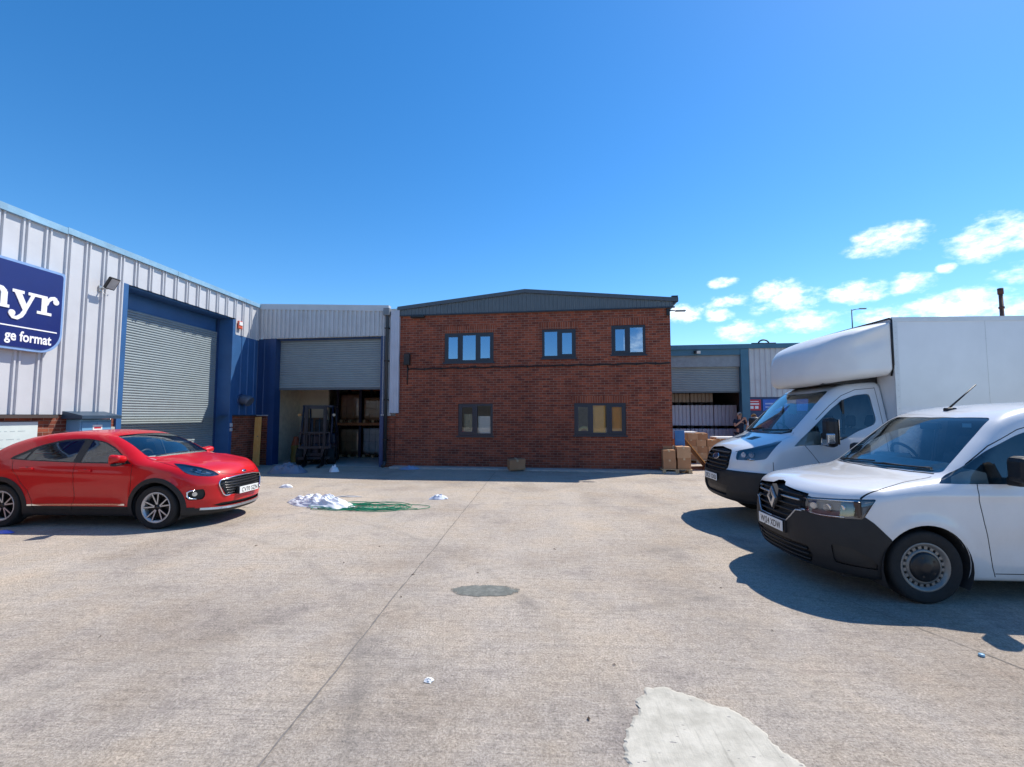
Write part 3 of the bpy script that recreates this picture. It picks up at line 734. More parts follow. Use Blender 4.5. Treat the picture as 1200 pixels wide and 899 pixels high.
for i, (x0_, x1_, z0_, z1_, n) in enumerate(WIN):
    f = .075; b = MB(); Y0, Y1 = .025, .095
    b.box(x0_+.002,x1_-.002,Y0,Y1,z1_-f,z1_-.002); b.box(x0_+.002,x1_-.002,Y0,Y1,z0_+.002,z0_+f); b.box(x0_+.002,x0_+f,Y0,Y1,z0_+f,z1_-f); b.box(x1_-f,x1_-.002,Y0,Y1,z0_+f,z1_-f)
    seg = (x1_-x0_)/n; panes = []
    for k in range(1, n): b.box(x0_+seg*k-.055,x0_+seg*k+.055,Y0+.002,Y1,z0_+f,z1_-f)
    for k in range(n):
        a = x0_+seg*k+(f if k == 0 else .055); c = x0_+seg*(k+1)-(f if k == n-1 else .055)
        sash = (k != 1) if n == 3 else (k == (0 if i in (3,2) else 1))
        if sash:                                              # opening casement stands proud
            s = .05; b.box(a,c,Y0-.012,Y0+.03,z1_-f-s,z1_-f); b.box(a,c,Y0-.012,Y0+.03,z0_+f,z0_+f+s); b.box(a,a+s,Y0-.012,Y0+.03,z0_+f+s,z1_-f-s); b.box(c-s,c,Y0-.012,Y0+.03,z0_+f+s,z1_-f-s)
            panes.append((a+s,c-s,z0_+f+s,z1_-f-s,Y0+.012))
        else: panes.append((a,c,z0_+f,z1_-f,Y0+.03))
    wn = b.build('window', M['anthf'], bo)
    for a, c, d, e, y in panes:
        b = MB(); b.box(a-.004,c+.004,y,y+.012,d-.004,e+.004); b.build('pane', M['glasshi'] if i < 3 else M['glasslo'], wn)
    b = MB(); b.box(x0_-.04,x1_+.04,-.045,.10,z0_-.05,z0_-.001); b.build('sill', M['anthf'], wn)
    if i in (1,2):
        b = MB()
        for a, c, d, e, y in panes: b.box(a,c,y+.05,y+.06,e-.13-.05*(i==2),e+.05)
        b.build('blind', M['white'], wn)
    if i != 3:
        b = MB(); b.box(x0_-.10,x1_+.10,-.003,.02,z1_+.004,z1_+.228); b.build('lintel', M['soldier'], bo)
b = MB(); b.box(-.02,4.3,-.42,.0,0,.055); b.box(4.31,BW+.05,-.44,.0,0,.05)
tag(b.build('apron_kerb', plain('apron_concrete',(.42,.40,.37),.85,0,.18,5,bump=.3)), kind='structure').location = FA; bpy.data.objects['apron_kerb'].rotation_euler = (0,0,ANG)
# black cable along the wall
cb = thing('wall_cable', 'black cable clipped along the brick wall between the window rows', 'cable', FA, ANG)
b = MB(); rn = random.Random(4); pts = []
for k in range(60):
    x = .42+k*(8.4/59); pts.append((x, -.022, 3.225+.0085*x+.012*math.sin(k*1.3)+rn.uniform(-.006,.006)))
b.tube(pts, .015, 6); b.tube([(.40,-.02,3.38),(.40,-.02,2.72)], .016, 6); b.tube([(p[0],p[1]+.003,p[2]+.026) for p in pts], .008, 6)
b.build('cable_run', M['black'], cb)
b = MB()
for k in range(0,60,4): p = pts[k]; b.box(p[0]-.012,p[0]+.012,-.045,.001,p[2]-.03,p[2]+.055)
b.build('clip', M['black'], cb)
jb = thing('junction_box', 'dark junction box on the brick wall beside the downpipe', 'box', onF(FA,.40,0,3.56), ANG)
b = MB(); b.cbox(-.10,.10,-.13,0,-.19,.19,.015); b.build('cover', plain('box_brown',(.02,.016,.016),.5), jb)
b = MB(); b.box(-.08,.08,-.137,-.131,-.16,.02); b.build('louvre', M['black'], jb)
# small twin spot under left end of gable, bracket lamp at right corner
wl = thing('bulkhead_light', 'slim black light under the left end of the grey gable', 'light', onF(FA,.75,0,4.98), ANG)
b = MB(); b.cbox(-.22,.24,-.16,0,-.035,.02,.008); b.build('housing', M['black'], wl)
bl = thing('corner_lamp', 'grey bracket lamp at the right top corner of the brick office', 'lamp', onF(FA,8.80,-.02,4.93), ANG)
b = MB(); b.cbox(-.05,.05,-.06,.02,-.14,.06,.01); b.tube([(.03,-.05,0),(.18,-.08,-.02),(.24,-.09,-.03)],.02); b.build('bracket', M['black'], bl)
b = MB(); b.cbox(.20,.50,-.16,-.03,-.05,-.005,.015); b.build('lamp_head', plain('lamp_head_grey',(.22,.24,.24),.4), bl)

# ------------------------------------------------------------------ rear unit
ru = thing('rear_unit', 'blue trimmed rear unit with half open shutter beyond the vans', 'building', RA, ANG)
RW = 17; RO0, RO1, ROH = 1.4, 5.9, 4.34
b = MB(); ribbed(b, 6.24, RW, 2.5, 4.62, [(0,0),(.03,.032),(.10,.032),(.13,0)], .22, 0); b.build('cladding', M['cladg'], ru, fix=False)
b = MB(); b.box(-1,RW,-.10,.05,4.62,4.82); b.box(-1,6.24,-.03,.08,ROH+.02,4.62); b.build('fascia', M['teal'], ru)
b = MB(); b.box(RO1,RO1+.33,-.06,.3,0,4.60); b.box(RO0-.3,RO0,-.06,.3,0,4.34); b.build('post', M['teal'], ru)
b = MB(); b.box(-1,RO0-.3,0,.3,0,ROH+.02); b.box(RO1+.33,RW,.012,.3,0,2.49); b.build('lower_wall', M['blue_d'], ru)
b = MB(); b.box(RO0,RO1,.06,.2,3.85,ROH+.02); b.build('shutter_box', plain('shutter_box_grey',(.24,.28,.31),.5), ru)
shutter(ru, RO0+.01, RO1-.01, 2.78, 3.86, .2, .078)
b = MB(); b.box(-1,RW,.1,12,4.6,4.68); b.box(-1,-.95,.3,12,0,4.6); b.box(RW-.05,RW,.3,12,0,4.6); b.box(-1,RW,11.95,12,0,4.6); b.box(RO1+.4,RO1+.45,.3,12,0,4.6); b.build('roof', plain('rear_lining',(.20,.19,.19),.8), ru)
rs = thing('red_sign', 'small red notice sign on the blue wall of the rear unit', 'sign', onF(RA,6.40,0,1.92), ANG)
b = MB(); b.box(-.26,.27,-.03,.011,0,.47); b.build('panel', M['red'], rs)
b = MB()
b.box(-.18,.18,-.033,-.0305,.37,.40); b.box(-.2,.2,-.033,-.0305,.25,.31); 
for k in range(2): b.box(-.17+k*.2,-.03+k*.2,-.033,-.0305,.07,.19)
b.build('lettering', M['signtxt'], rs)
bs = thing('blue_sign', 'long blue sign on the rear unit wall behind the box van', 'sign', onF(RA,7.75,0,1.9), ANG)
b = MB(); b.box(-1.0,1.0,-.03,.011,0,.5); b.build('panel', M['bluesign'], bs)
b = MB(); b.box(-.9,.2,-.033,-.0305,.28,.34); b.box(-.9,-.1,-.033,-.0305,.14,.19); b.build('lettering', plain('sign_print',(.4,.5,.75),.5), bs)
ra = thing('alarm_sounder', 'orange alarm sounder on the ribbed wall above the box van cab', 'alarm', onF(RA,7.55,0,3.62), ANG)
b = MB(); b.cbox(-.13,.13,-.12,-.03,-.2,.22,.03); b.build('cover', plain('sounder_orange',(.7,.28,.07),.4), ra)
b = MB(); b.cbox(-.08,.08,-.14,-.119,.02,.14,.01); b.build('strobe', M['orange'], ra)
rl = thing('security_light', 'small pale security light on the teal fascia above the rear shutter', 'light', onF(RA,4.05,0,4.5), ANG)
b = MB(); b.cbox(-.10,.06,-.2,-.02,-.05,.06,.015); b.build('housing', M['black'], rl)
b = MB(); b.cbox(-.02,.14,-.26,-.19,-.09,.03,.012); b.build('lamp_head', plain('security_lens',(.75,.74,.66),.3), rl)
ab = thing('roof_vent', 'small dark hooped vent on the fascia of the rear unit', 'vent', onF(RA,6.9,.05,4.82), ANG)
b = MB(); b.tube([(.22*math.cos(a),0,.18*math.sin(a)) for a in [math.pi*k/10 for k in range(11)]], .035, 8); b.tube([(-.5,0,.03),(.5,0,.03)],.03); b.build('hoop', M['black'], ab)

# street lamp, flue, overhead cable
sl_ = thing('street_lamp', 'tall grey street lamp rising behind the box van roof', 'street lamp', (26.1, 40, 0))
b = MB(); b.cyl((0,0,0),(0,0,1.4),.11,.11,12); b.tube([(0,0,1.4),(0,0,10.5)],[.06,.04],10); b.build('column', plain('lamp_column',(.06,.065,.07),.5), sl_)
b = MB(); b.tube([(0,0,10.42),(.3,-.05,10.5),(.6,-.12,10.52)],[.035,.03,.025],8); b.build('arm', plain('lamp_arm',(.06,.065,.07),.5), sl_)
b = MB(); b.cbox(.5,1.05,-.25,-.05,10.48,10.56,.02); b.build('lamp_head', plain('lamp_hood',(.09,.095,.1),.4), sl_)
fl_ = thing('flue_chimney', 'rusty brown flue chimney standing far behind the box van', 'chimney', (47.4, 50, 0))
b = MB(); b.tube([(0,0,0),(0,0,14.1)], [.24,.17], 14); b.build('stack', plain('rust_brown',(.10,.05,.04),.7,0,.3,2), fl_)
b = MB(); b.tube([(0,0,14.1),(0,0,14.7)],.24,14); b.tube([(0,0,12.6),(0,0,12.8)],.24,14); b.build('cap', plain('rust_cap',(.08,.035,.03),.7), fl_)
oc = thing('overhead_cable', 'thin cable strung from the rear unit towards the street lamp', 'cable', (0,0,0))
p0 = Vector(onF(RA,6.6,.2,4.85)); p1 = Vector((26.4,40,9.0))
b = MB(); b.tube([p0.lerp(p1,k/16)-Vector((0,0,1.2*4*(k/16)*(1-k/16)*.4)) for k in range(17)], .016, 5); b.build('wire', M['black'], oc)

# long low building across the yard, behind the camera: only its reflection shows in the upper windows
ow_ = thing('warehouse_opposite', 'low dark warehouse across the yard, seen only as a reflection in the upper office windows', 'building', (0, -34, 0))
b = MB(); b.box(-30,26,-12,0,0,5.0); b.build('wall', plain('far_wall',(.16,.15,.14),.8,0,.2,1), ow_)
b = MB(); b.prism([(-12.4,5.0),(.4,5.0),(-6,7.2)],'x',-30.4,26.4); b.build('roof', plain('far_roof',(.10,.10,.11),.7), ow_)
b = MB()
for k in range(5): b.box(-26+k*10.5,-21+k*10.5,.01,.06,0,4.0)
b.build('shutter', plain('far_shutter',(.3,.33,.36),.6), ow_)
# ------------------------------------------------------------------ vehicle kit: smooth implicit bodies, cut into panels
def pchip(xs, ys):
    xs = np.array(xs, float); ys = np.array(ys, float); h = np.diff(xs); d = np.diff(ys)/h; m = np.zeros_like(ys)
    for i in range(1, len(xs)-1):
        if d[i-1]*d[i] > 0:
            w1, w2 = 2*h[i]+h[i-1], h[i]+2*h[i-1]; m[i] = (w1+w2)/(w1/d[i-1]+w2/d[i])
    m[0], m[-1] = d[0], d[-1]
    def f(x):
        x = np.asarray(x, float); i = np.clip(np.searchsorted(xs, x)-1, 0, len(h)-1)
        t = (x-xs[i])/h[i]; t = np.clip(t, -.5, 1.5)
        lin = (t < 0) | (t > 1); tc_ = np.clip(t, 0, 1)
        v = (1+2*tc_)*(1-tc_)**2*ys[i]+tc_*(1-tc_)**2*h[i]*m[i]+tc_**2*(3-2*tc_)*ys[i+1]+tc_**2*(tc_-1)*h[i]*m[i+1]
        return v + np.where(t < 0, t*h[i]*m[i], 0) + np.where(t > 1, (t-1)*h[i]*m[i+1], 0)
    return f
def smax(a, b, k):
    h = np.clip(k-np.abs(a-b), 0, None)/k
    return np.maximum(a, b)+h*h*k*.25

def surface_nets(F, lo, hi, h):
    n = [int(math.ceil((hi[i]-lo[i])/h))+1 for i in range(3)]
    ax = [lo[i]+h*np.arange(n[i]) for i in range(3)]
    X, Y, Z = np.meshgrid(*ax, indexing='ij')
    V = F(X.ravel(), Y.ravel(), Z.ravel()).reshape(n)
    S = V < 0
    C = [S[a:n[0]-1+a, b:n[1]-1+b, c:n[2]-1+c] for a in (0,1) for b in (0,1) for c in (0,1)]
    cnt = sum(c.astype(int) for c in C); act = (cnt > 0) & (cnt < 8)
    idx = -np.ones(act.shape, int); cells = np.argwhere(act); idx[act] = np.arange(len(cells))
    acc = np.zeros((len(cells), 3)); num = np.zeros(len(cells)); ci = cells
    corners = [(a,b,c) for a in (0,1) for b in (0,1) for c in (0,1)]
    for i in range(8):
        for j in range(i+1, 8):
            ca, cb = np.array(corners[i]), np.array(corners[j])
            if np.abs(ca-cb).sum() != 1: continue
            va = V[ci[:,0]+ca[0], ci[:,1]+ca[1], ci[:,2]+ca[2]]; vb = V[ci[:,0]+cb[0], ci[:,1]+cb[1], ci[:,2]+cb[2]]
            m = (va < 0) != (vb < 0); t = np.where(m, va/np.where(m, va-vb, 1), 0)
            acc += np.where(m[:,None], ca+(cb-ca)*t[:,None], 0); num += m
    P = np.array(lo)+h*(cells+acc/num[:,None])
    faces = []
    for d in range(3):
        e1, e2 = (d+1)%3, (d+2)%3
        A = np.take(S, range(n[d]-1), axis=d); B_ = np.take(S, range(1, n[d]), axis=d)
        for p in np.argwhere(A != B_):
            if p[e1] == 0 or p[e2] == 0 or p[e1] >= n[e1]-1 or p[e2] >= n[e2]-1: continue
            q = []
            for o1, o2 in ((-1,-1),(0,-1),(0,0),(-1,0)):
                c = p.copy(); c[e1] += o1; c[e2] += o2; q.append(idx[tuple(c)])
            if not S[tuple(p)]: q = q[::-1]
            if min(q) >= 0: faces.append(tuple(q))
    return P, faces

class Body:
    def __init__(s, F, lo, hi, h):
        s.F = F
        P, faces = surface_nets(F, lo, hi, h)
        for _ in range(4):
            g, v = s.grad(P); P = P - g*(v/np.maximum((g*g).sum(1), 1e-6))[:,None].clip(-.02,.02)
        s.bm = bmesh.new(); vs = [s.bm.verts.new(p) for p in P]
        for f in faces:
            try: s.bm.faces.new([vs[i] for i in f])
            except ValueError: pass
        bmesh.ops.bisect_plane(s.bm, geom=s.bm.verts[:]+s.bm.edges[:]+s.bm.faces[:], plane_co=(0,0,0), plane_no=(0,1,0), clear_inner=True, dist=1e-5)
        for v in s.bm.verts:
            if abs(v.co.y) < 1e-3: v.co.y = 0
        s.lay = s.bm.faces.layers.int.new('part'); s.names = ['body']
    def grad(s, P, e=2e-3):
        v = s.F(P[:,0], P[:,1], P[:,2]); g = np.zeros_like(P)
        for i in range(3):
            d = np.zeros(3); d[i] = e; a = P+d; b = P-d
            g[:,i] = (s.F(a[:,0],a[:,1],a[:,2])-s.F(b[:,0],b[:,1],b[:,2]))/(2*e)
        return g, v
    PROJ = {'side': ((1,0,0),(0,0,1)), 'front': ((0,1,0),(0,0,1)), 'top': ((1,0,0),(0,1,0)), 'diag': ((.70711,.70711,0),(0,0,1))}
    def cut(s, name, poly, proj='side', filt=None, only=None):
        """mark the faces inside the polygon (projected) as a part, with clean edges"""
        U, W = [Vector(a) for a in s.PROJ[proj]]; N = U.cross(W)
        s.bm.faces.ensure_lookup_table(); s.bm.normal_update()
        us = [p[0] for p in poly]; ws = [p[1] for p in poly]; b0, b1, c0, c1 = min(us)-.01, max(us)+.01, min(ws)-.01, max(ws)+.01
        onlyid = None if only is None else {s.names.index(x) for x in (only if isinstance(only, (list,tuple)) else [only]) if x in s.names}
        def ok(f):
            if onlyid is not None and f[s.lay] not in onlyid: return False
            return filt is None or filt(f.calc_center_median(), f.normal)
        cand = []
        for f in s.bm.faces:
            uu = [v.co.dot(U) for v in f.verts]; ww = [v.co.dot(W) for v in f.verts]
            if max(uu) < b0 or min(uu) > b1 or max(ww) < c0 or min(ww) > c1: continue
            if ok(f): cand.append(f)
        n = len(poly)
        for i in range(n):
            (u0,w0),(u1,w1) = poly[i], poly[(i+1)%n]
            du, dw = u1-u0, w1-w0; L = math.hypot(du, dw)
            if L < 1e-7: continue
            lo_u, hi_u, lo_w, hi_w = min(u0,u1)-1e-4, max(u0,u1)+1e-4, min(w0,w1)-1e-4, max(w0,w1)+1e-4
            sel = []
            for f in cand:
                if not f.is_valid: continue
                uu = [v.co.dot(U) for v in f.verts]; ww = [v.co.dot(W) for v in f.verts]
                if max(uu) < lo_u or min(uu) > hi_u or max(ww) < lo_w or min(ww) > hi_w: continue
                dd = [(a-u0)*dw-(b-w0)*du for a, b in zip(uu, ww)]
                if min(dd) < -1e-7 and max(dd) > 1e-7: sel.append(f)
            if not sel: continue
            es = {e for f in sel for e in f.edges}; vs = {v for f in sel for v in f.verts}
            r = bmesh.ops.bisect_plane(s.bm, geom=list(vs)+list(es)+sel, dist=1e-6, plane_co=U*u0+W*w0, plane_no=(U*dw-W*du)/L)
            new = [g for g in r['geom'] if isinstance(g, bmesh.types.BMFace)]
            cand = [f for f in cand if f.is_valid]; st = set(cand); cand += [f for f in new if f not in st]
        if name not in s.names: s.names.append(name)
        k = s.names.index(name)
        for f in cand:
            if not f.is_valid: continue
            c = f.calc_center_median(); u, w = c.dot(U), c.dot(W); ins = False
            for i in range(n):
                (u0,w0),(u1,w1) = poly[i], poly[(i+1)%n]
                if (w0 > w) != (w1 > w) and u < (u1-u0)*(w-w0)/(w1-w0)+u0: ins = not ins
            if ins: f[s.lay] = k
    def line(s, name, pts, w, proj='side', filt=None, only=None, closed=False):
        """thin strip along a polyline"""
        P = pts+[pts[0]] if closed else pts
        for (a0,b0),(a1,b1) in zip(P, P[1:]):
            d = math.hypot(a1-a0,b1-b0)
            if d < 1e-6: continue
            nx, ny = -(b1-b0)/d*w/2, (a1-a0)/d*w/2; ex, ey = (a1-a0)/d*w*.3, (b1-b0)/d*w*.3
            s.cut(name, [(a0-ex+nx,b0-ey+ny),(a0-ex-nx,b0-ey-ny),(a1+ex-nx,b1+ey-ny),(a1+ex+nx,b1+ey+ny)], proj, filt, only)
    def patch(s, names, off=0.0, depth=0.0, side=0):
        """side 0: both halves in one; 1: y>0 half; -1: mirrored half. returns (verts, faces, normals, rimfaces)"""
        ids = {s.names.index(n) for n in ([names] if isinstance(names, str) else names) if n in s.names}
        fs = [f for f in s.bm.faces if f[s.lay] in ids]
        idx = {}; P = []
        F = []
        for f in fs:
            q = []
            for v in f.verts:
                if v not in idx: idx[v] = len(P); P.append(v.co[:])
                q.append(idx[v])
            F.append(tuple(q))
        if not P: return None
        P = np.array(P); g, _ = s.grad(P); nrm = g/np.linalg.norm(g, axis=1)[:,None]
        mid = np.abs(P[:,1]) < 1e-6; nrm[mid,1] = 0; nrm /= np.linalg.norm(nrm, axis=1)[:,None]
        Po = P+nrm*off; Po[mid,1] = 0
        rim = []
        if depth:
            ec = {}
            for q in F:
                for a, b in zip(q, q[1:]+q[:1]):
                    ec[(a,b)] = ec.get((a,b), 0)+1
            bd = [(a,b) for (a,b) in ec if (b,a) not in ec and not (mid[a] and mid[b])]
            rim = bd
        return Po, F, nrm, rim, mid
    def make(s, name, names, mat, parent, off=0.0, depth=0.0, side=0, flip=False, zmin=None):
        r = s.patch(names, off, depth)
        if r is None: return None
        P, F, N, rim, mid = r
        if zmin is not None: F = [q for q in F if P[list(q),2].mean() > zmin]
        V = []; FF = []; LN = []
        def addhalf(sg):
            b = len(V); V.extend([(p[0],p[1]*sg,p[2]) for p in P])
            for q in F:
                qq = q if (sg > 0) != flip else q[::-1]
                FF.append(tuple(b+i for i in qq)); LN.extend([(N[i][0]*(1 if not flip else -1),N[i][1]*sg*(1 if not flip else -1),N[i][2]*(1 if not flip else -1)) for i in qq])
            if rim:
                for a, c in rim:
                    b2 = len(V); A, Cc = P[a], P[c]; A2, C2 = A-N[a]*depth, Cc-N[c]*depth
                    V.extend([(p[0],p[1]*sg,p[2]) for p in (A,Cc,C2,A2)])
                    t = np.cross(Cc-A, N[a]); t = t/(np.linalg.norm(t)+1e-9)
                    q = (b2+1,b2,b2+3,b2+2) if sg > 0 else (b2,b2+1,b2+2,b2+3)
                    FF.append(q); LN.extend([(t[0],t[1]*sg,t[2])]*4)
        if side >= 0: addhalf(1)
        if side <= 0: addhalf(-1)
        me = bpy.data.meshes.new(name); me.from_pydata(V, [], FF)
        me.materials.append(mat); me.polygons.foreach_set('use_smooth', [True]*len(FF)); me.update()
        me.normals_split_custom_set(LN)
        if side == 0:
            pass
        o = bpy.data.objects.new(name, me); COL.objects.link(o); o.parent = parent
        return o

def circ(cx, cz, r, n=36, a0=0, a1=2*math.pi):
    full = abs(a1-a0-2*math.pi) < 1e-6
    return [(cx+r*math.cos(a0+(a1-a0)*k/(n if full else n-1)), cz+r*math.sin(a0+(a1-a0)*k/(n if full else n-1))) for k in range(n)]
def rpoly(pts, r, n=4):
    """round the corners of a polygon"""
    out = []; N = len(pts)
    for i in range(N):
        p = Vector(pts[i]); a = Vector(pts[i-1])-p; b = Vector(pts[(i+1)%N])-p
        rr = r[i] if isinstance(r, (list,tuple)) else r
        t = min(rr, a.length*.45, b.length*.45)
        if t < 1e-4: out.append(tuple(p)); continue
        A = p+a.normalized()*t; B_ = p+b.normalized()*t
        for k in range(n+1):
            u = k/n; q = A*(1-u)**2+p*2*u*(1-u)+B_*u*u; out.append((q.x,q.y))
    return out

def tyre(b, r, w, rimr, mi=0):
    b.lathe([(rimr-.01,-w*.36),(rimr,-w*.42),(rimr+.012,-w*.46),(r*.90,-w*.52),(r*.965,-w*.49),(r*.99,-w*.42),(r,-w*.30),(r,w*.30),(r*.99,w*.42),(r*.965,w*.49),(r*.90,w*.52),(rimr+.012,w*.46),(rimr,w*.42),(rimr-.01,w*.36)], (0,0,0), 'y', 56, mi)
    for o in (-.2,-.07,.07,.2): b.lathe([(r+.0005,w*o-.004),(r+.002,w*o),(r+.0005,w*o+.004)], (0,0,0), 'y', 40, mi)

def wheel(parent, loc, r, w, rimr, style, s):
    """s = +1: outer face towards +y"""
    t = bpy.data.objects.new('wheel', None); COL.objects.link(t); t.parent = parent; t.location = loc; t.empty_display_size = .1
    if s < 0: t.rotation_euler = (0,0,math.pi)
    b = MB(); tyre(b, r, w, rimr); b.build('tyre', M['rubber'], t, fix=False)
    b = MB()
    b.lathe([(rimr-.002,-w*.40),(rimr-.022,-w*.2),(rimr-.03,w*.1),(rimr-.022,w*.30),(rimr-.002,w*.40),(rimr+.008,w*.44),(rimr+.004,w*.462),(rimr-.012,w*.44),(rimr-.03,w*.34)], (0,0,0), 'y', 56, 0)
    b.lathe([(.0,w*.02),(rimr-.03,w*.0)], (0,0,0), 'y', 40, 1)
    b.cyl((0,w*-.1,0),(0,w*.26,0),.065,.055,20,1)
    if style == 'alloy':
        y0 = w*.30
        for k in range(5):
            for da in (-.24, .24):
                a0 = 2*math.pi*k/5+.2; a1 = a0+da
                p0 = Vector((math.cos(a0+da*.35)*.045,0,math.sin(a0+da*.35)*.045)); p1 = Vector((math.cos(a1)*(rimr-.012),0,math.sin(a1)*(rimr-.012)))
                d = (p1-p0).normalized(); n = Vector((-d.z,0,d.x))
                for wd0, wd1, yy, yb, mi in ((.018,.015,y0,w*.12,1),(.0095,.0085,y0+.0035,y0-.001,0)):
                    yo = .022
                    A = [p0+n*wd0, p0-n*wd0, p1-n*wd1, p1+n*wd1]
                    v = [(p.x, yy+(yo if i > 1 else 0), p.z) for i, p in enumerate(A)]+[(p.x, yb+(yo if i > 1 else 0), p.z) for i, p in enumerate(A)]
                    b.add(v, [(0,1,2,3),(0,3,7,4),(1,5,6,2),(0,4,5,1),(2,6,7,3)], mi)
        b.lathe([(.0,y0+.008),(.026,y0+.008),(.034,y0-.004),(.05,y0-.01),(.052,w*.1)], (0,0,0), 'y', 24, 1)
        for k in range(5):
            a = 2*math.pi*k/5+.83; b.cyl((.046*math.cos(a),y0-.03,.046*math.sin(a)),(.046*math.cos(a),y0-.008,.046*math.sin(a)),.008,None,8,1)
    else:
        # pressed steel disc with a ring of slots, big dark hub cap
        y0 = w*.30; ro, ri = rimr-.030, rimr-.056
        b.lathe([(rimr-.012,y0+.006),(ro+.004,y0+.012),(ro,y0+.01),(ro-.002,y0-.02)], (0,0,0), 'y', 56, 0)
        b.lathe([(ri+.002,y0-.02),(ri,y0+.010),(ri-.012,y0+.016),(ri-.04,y0+.018),(ri-.05,y0+.0)], (0,0,0), 'y', 56, 0)
        ns = 20
        for k in range(ns):
            a = 2*math.pi*(k+.5)/ns; ha = .27*2*math.pi/ns
            v = [(ro*math.cos(a-ha),y0+.009,ro*math.sin(a-ha)),(ro*math.cos(a+ha),y0+.009,ro*math.sin(a+ha)),(ri*math.cos(a+ha),y0+.009,ri*math.sin(a+ha)),(ri*math.cos(a-ha),y0+.009,ri*math.sin(a-ha))]
            v += [(x,y-.02,z) for x,y,z in v]; b.add(v, [(0,1,2,3),(0,4,5,1),(1,5,6,2),(2,6,7,3),(3,7,4,0)], 0)
        b.lathe([(ri-.024,y0+.012),(ri-.026,y0+.026),(ri-.045,y0+.034),(.07,y0+.037),(.058,y0+.044),(.03,y0+.046),(0,y0+.046)], (0,0,0), 'y', 40, 1)
        for k in range(5):
            a = 2*math.pi*k/5; b.cyl((.088*math.cos(a),y0+.02,.088*math.sin(a)),(.088*math.cos(a),y0+.037,.088*math.sin(a)),.011,None,10,1)
    b.build('rim', [M['alloy'] if style == 'alloy' else M['steel'], M['alloyd']], t, fix=False)
    return t

def liner(b, cx, cz, r, y0, y1, a0=-.5, n=20):
    """dark wheel well"""
    for s in (1,-1):
        v = []
        for k in range(n+1):
            a = a0+(math.pi-2*a0)*k/n; v += [(cx+r*math.cos(a),s*y0,cz+r*math.sin(a)),(cx+r*math.cos(a),s*y1,cz+r*math.sin(a))]
        b.add(v, [(2*i,2*i+1,2*i+3,2*i+2) for i in range(n)])
        c = len(v); b.add([v[2*i] for i in range(n+1)], [tuple(range(n+1))])

def seat(b, x, y, z, mi=0):
    b.cbox(x-.25,x+.25,y-.24,y+.24,z,z+.14,.05,mi)
    Mx = Matrix.Translation((x+.25,y,z+.08)) @ Matrix.Rotation(R(14),4,'Y')
    b.cbox(-.06,.07,-.23,.23,0,.58,.05,mi,Mx); b.cbox(-.04,.05,-.12,.12,.62,.80,.04,mi,Mx); b.box(-.01,.01,-.06,-.04,.55,.65,mi,Mx); b.box(-.01,.01,.04,.06,.55,.65,mi,Mx)

def steering(parent, x, y, z, tilt=25, badge=None):
    Mx = Matrix.Translation((x,y,z)) @ Matrix.Rotation(R(tilt),4,'Y')
    b = MB(); b.tube([Mx @ Vector((0,.185*math.cos(2*math.pi*k/28),.185*math.sin(2*math.pi*k/28))) for k in range(28)], .016, 8, closed=True)
    b.cbox(-.03,.03,-.07,.07,-.07,.05,.02,0,Mx); b.box(-.012,.012,-.18,.18,-.03,.01,0,Mx); b.box(-.012,.012,-.02,.02,-.18,0,0,Mx)
    o = b.build('steering_wheel', M['black'], parent)
    return o

def plate(parent, text, x, z, tilt=0.0, w=.52, y=0.0):
    b = MB(); b.cbox(-.008,0,-w/2,w/2,-.0555,.0555,.004)
    o = b.build('number_plate', M['plate'], parent); o.location = (x,y,z); o.rotation_euler = (0,tilt,0)
    # lettering faces forward (-x): text drawn right to left seen from ahead
    t = text_mesh(text, .098, 'registration', M['ink'], o, (-.0085,.21*w/.52,-.036), (math.pi/2,0,-math.pi/2), depth=.0006, bold=.0012, maxw=.435*w/.52, spacing=1.08)
    return o
SIDEF = lambda c, n: n.y > .22 and c.y > .3
FRONTF = lambda c, n: n.x < -.12
TOPF = lambda c, n: n.z > .2
# ------------------------------------------------------------------ white compact van (nearest, right)
M['vanw'] = paint_mat('van_white', (.74,.74,.735), dirt=.30, rough=.3, dcol=(.42,.36,.29))
M['truckw'] = paint_mat('truck_white', (.70,.71,.72), dirt=.18, rough=.34, dcol=(.40,.37,.33))
M['grp'] = paint_mat('moulded_fairing_white', (.72,.72,.70), dirt=.10, rough=.5, coat=.25, dcol=(.45,.42,.37))
M['redp'] = paint_mat('car_red', (.56,.006,.010), dirt=.03, rough=.4, dcol=(.25,.06,.05), coat=.65, spec=.2)
M['lampin'] = plain('lamp_housing', (.20,.215,.235), .6, 0, spec=.2)
M['reflector'] = plain('lamp_reflector', (.55,.57,.60), .22, .9, .05)
M['amber'] = plain('amber_lens', (.05,.03,.026), .3)
M['interior'] = plain('cabin_grey', (.42,.43,.43), .75)
M['dash'] = plain('dash_grey', (.60,.62,.60), .7)
M['seat'] = plain('seat_cloth', (.14,.15,.165), .9)

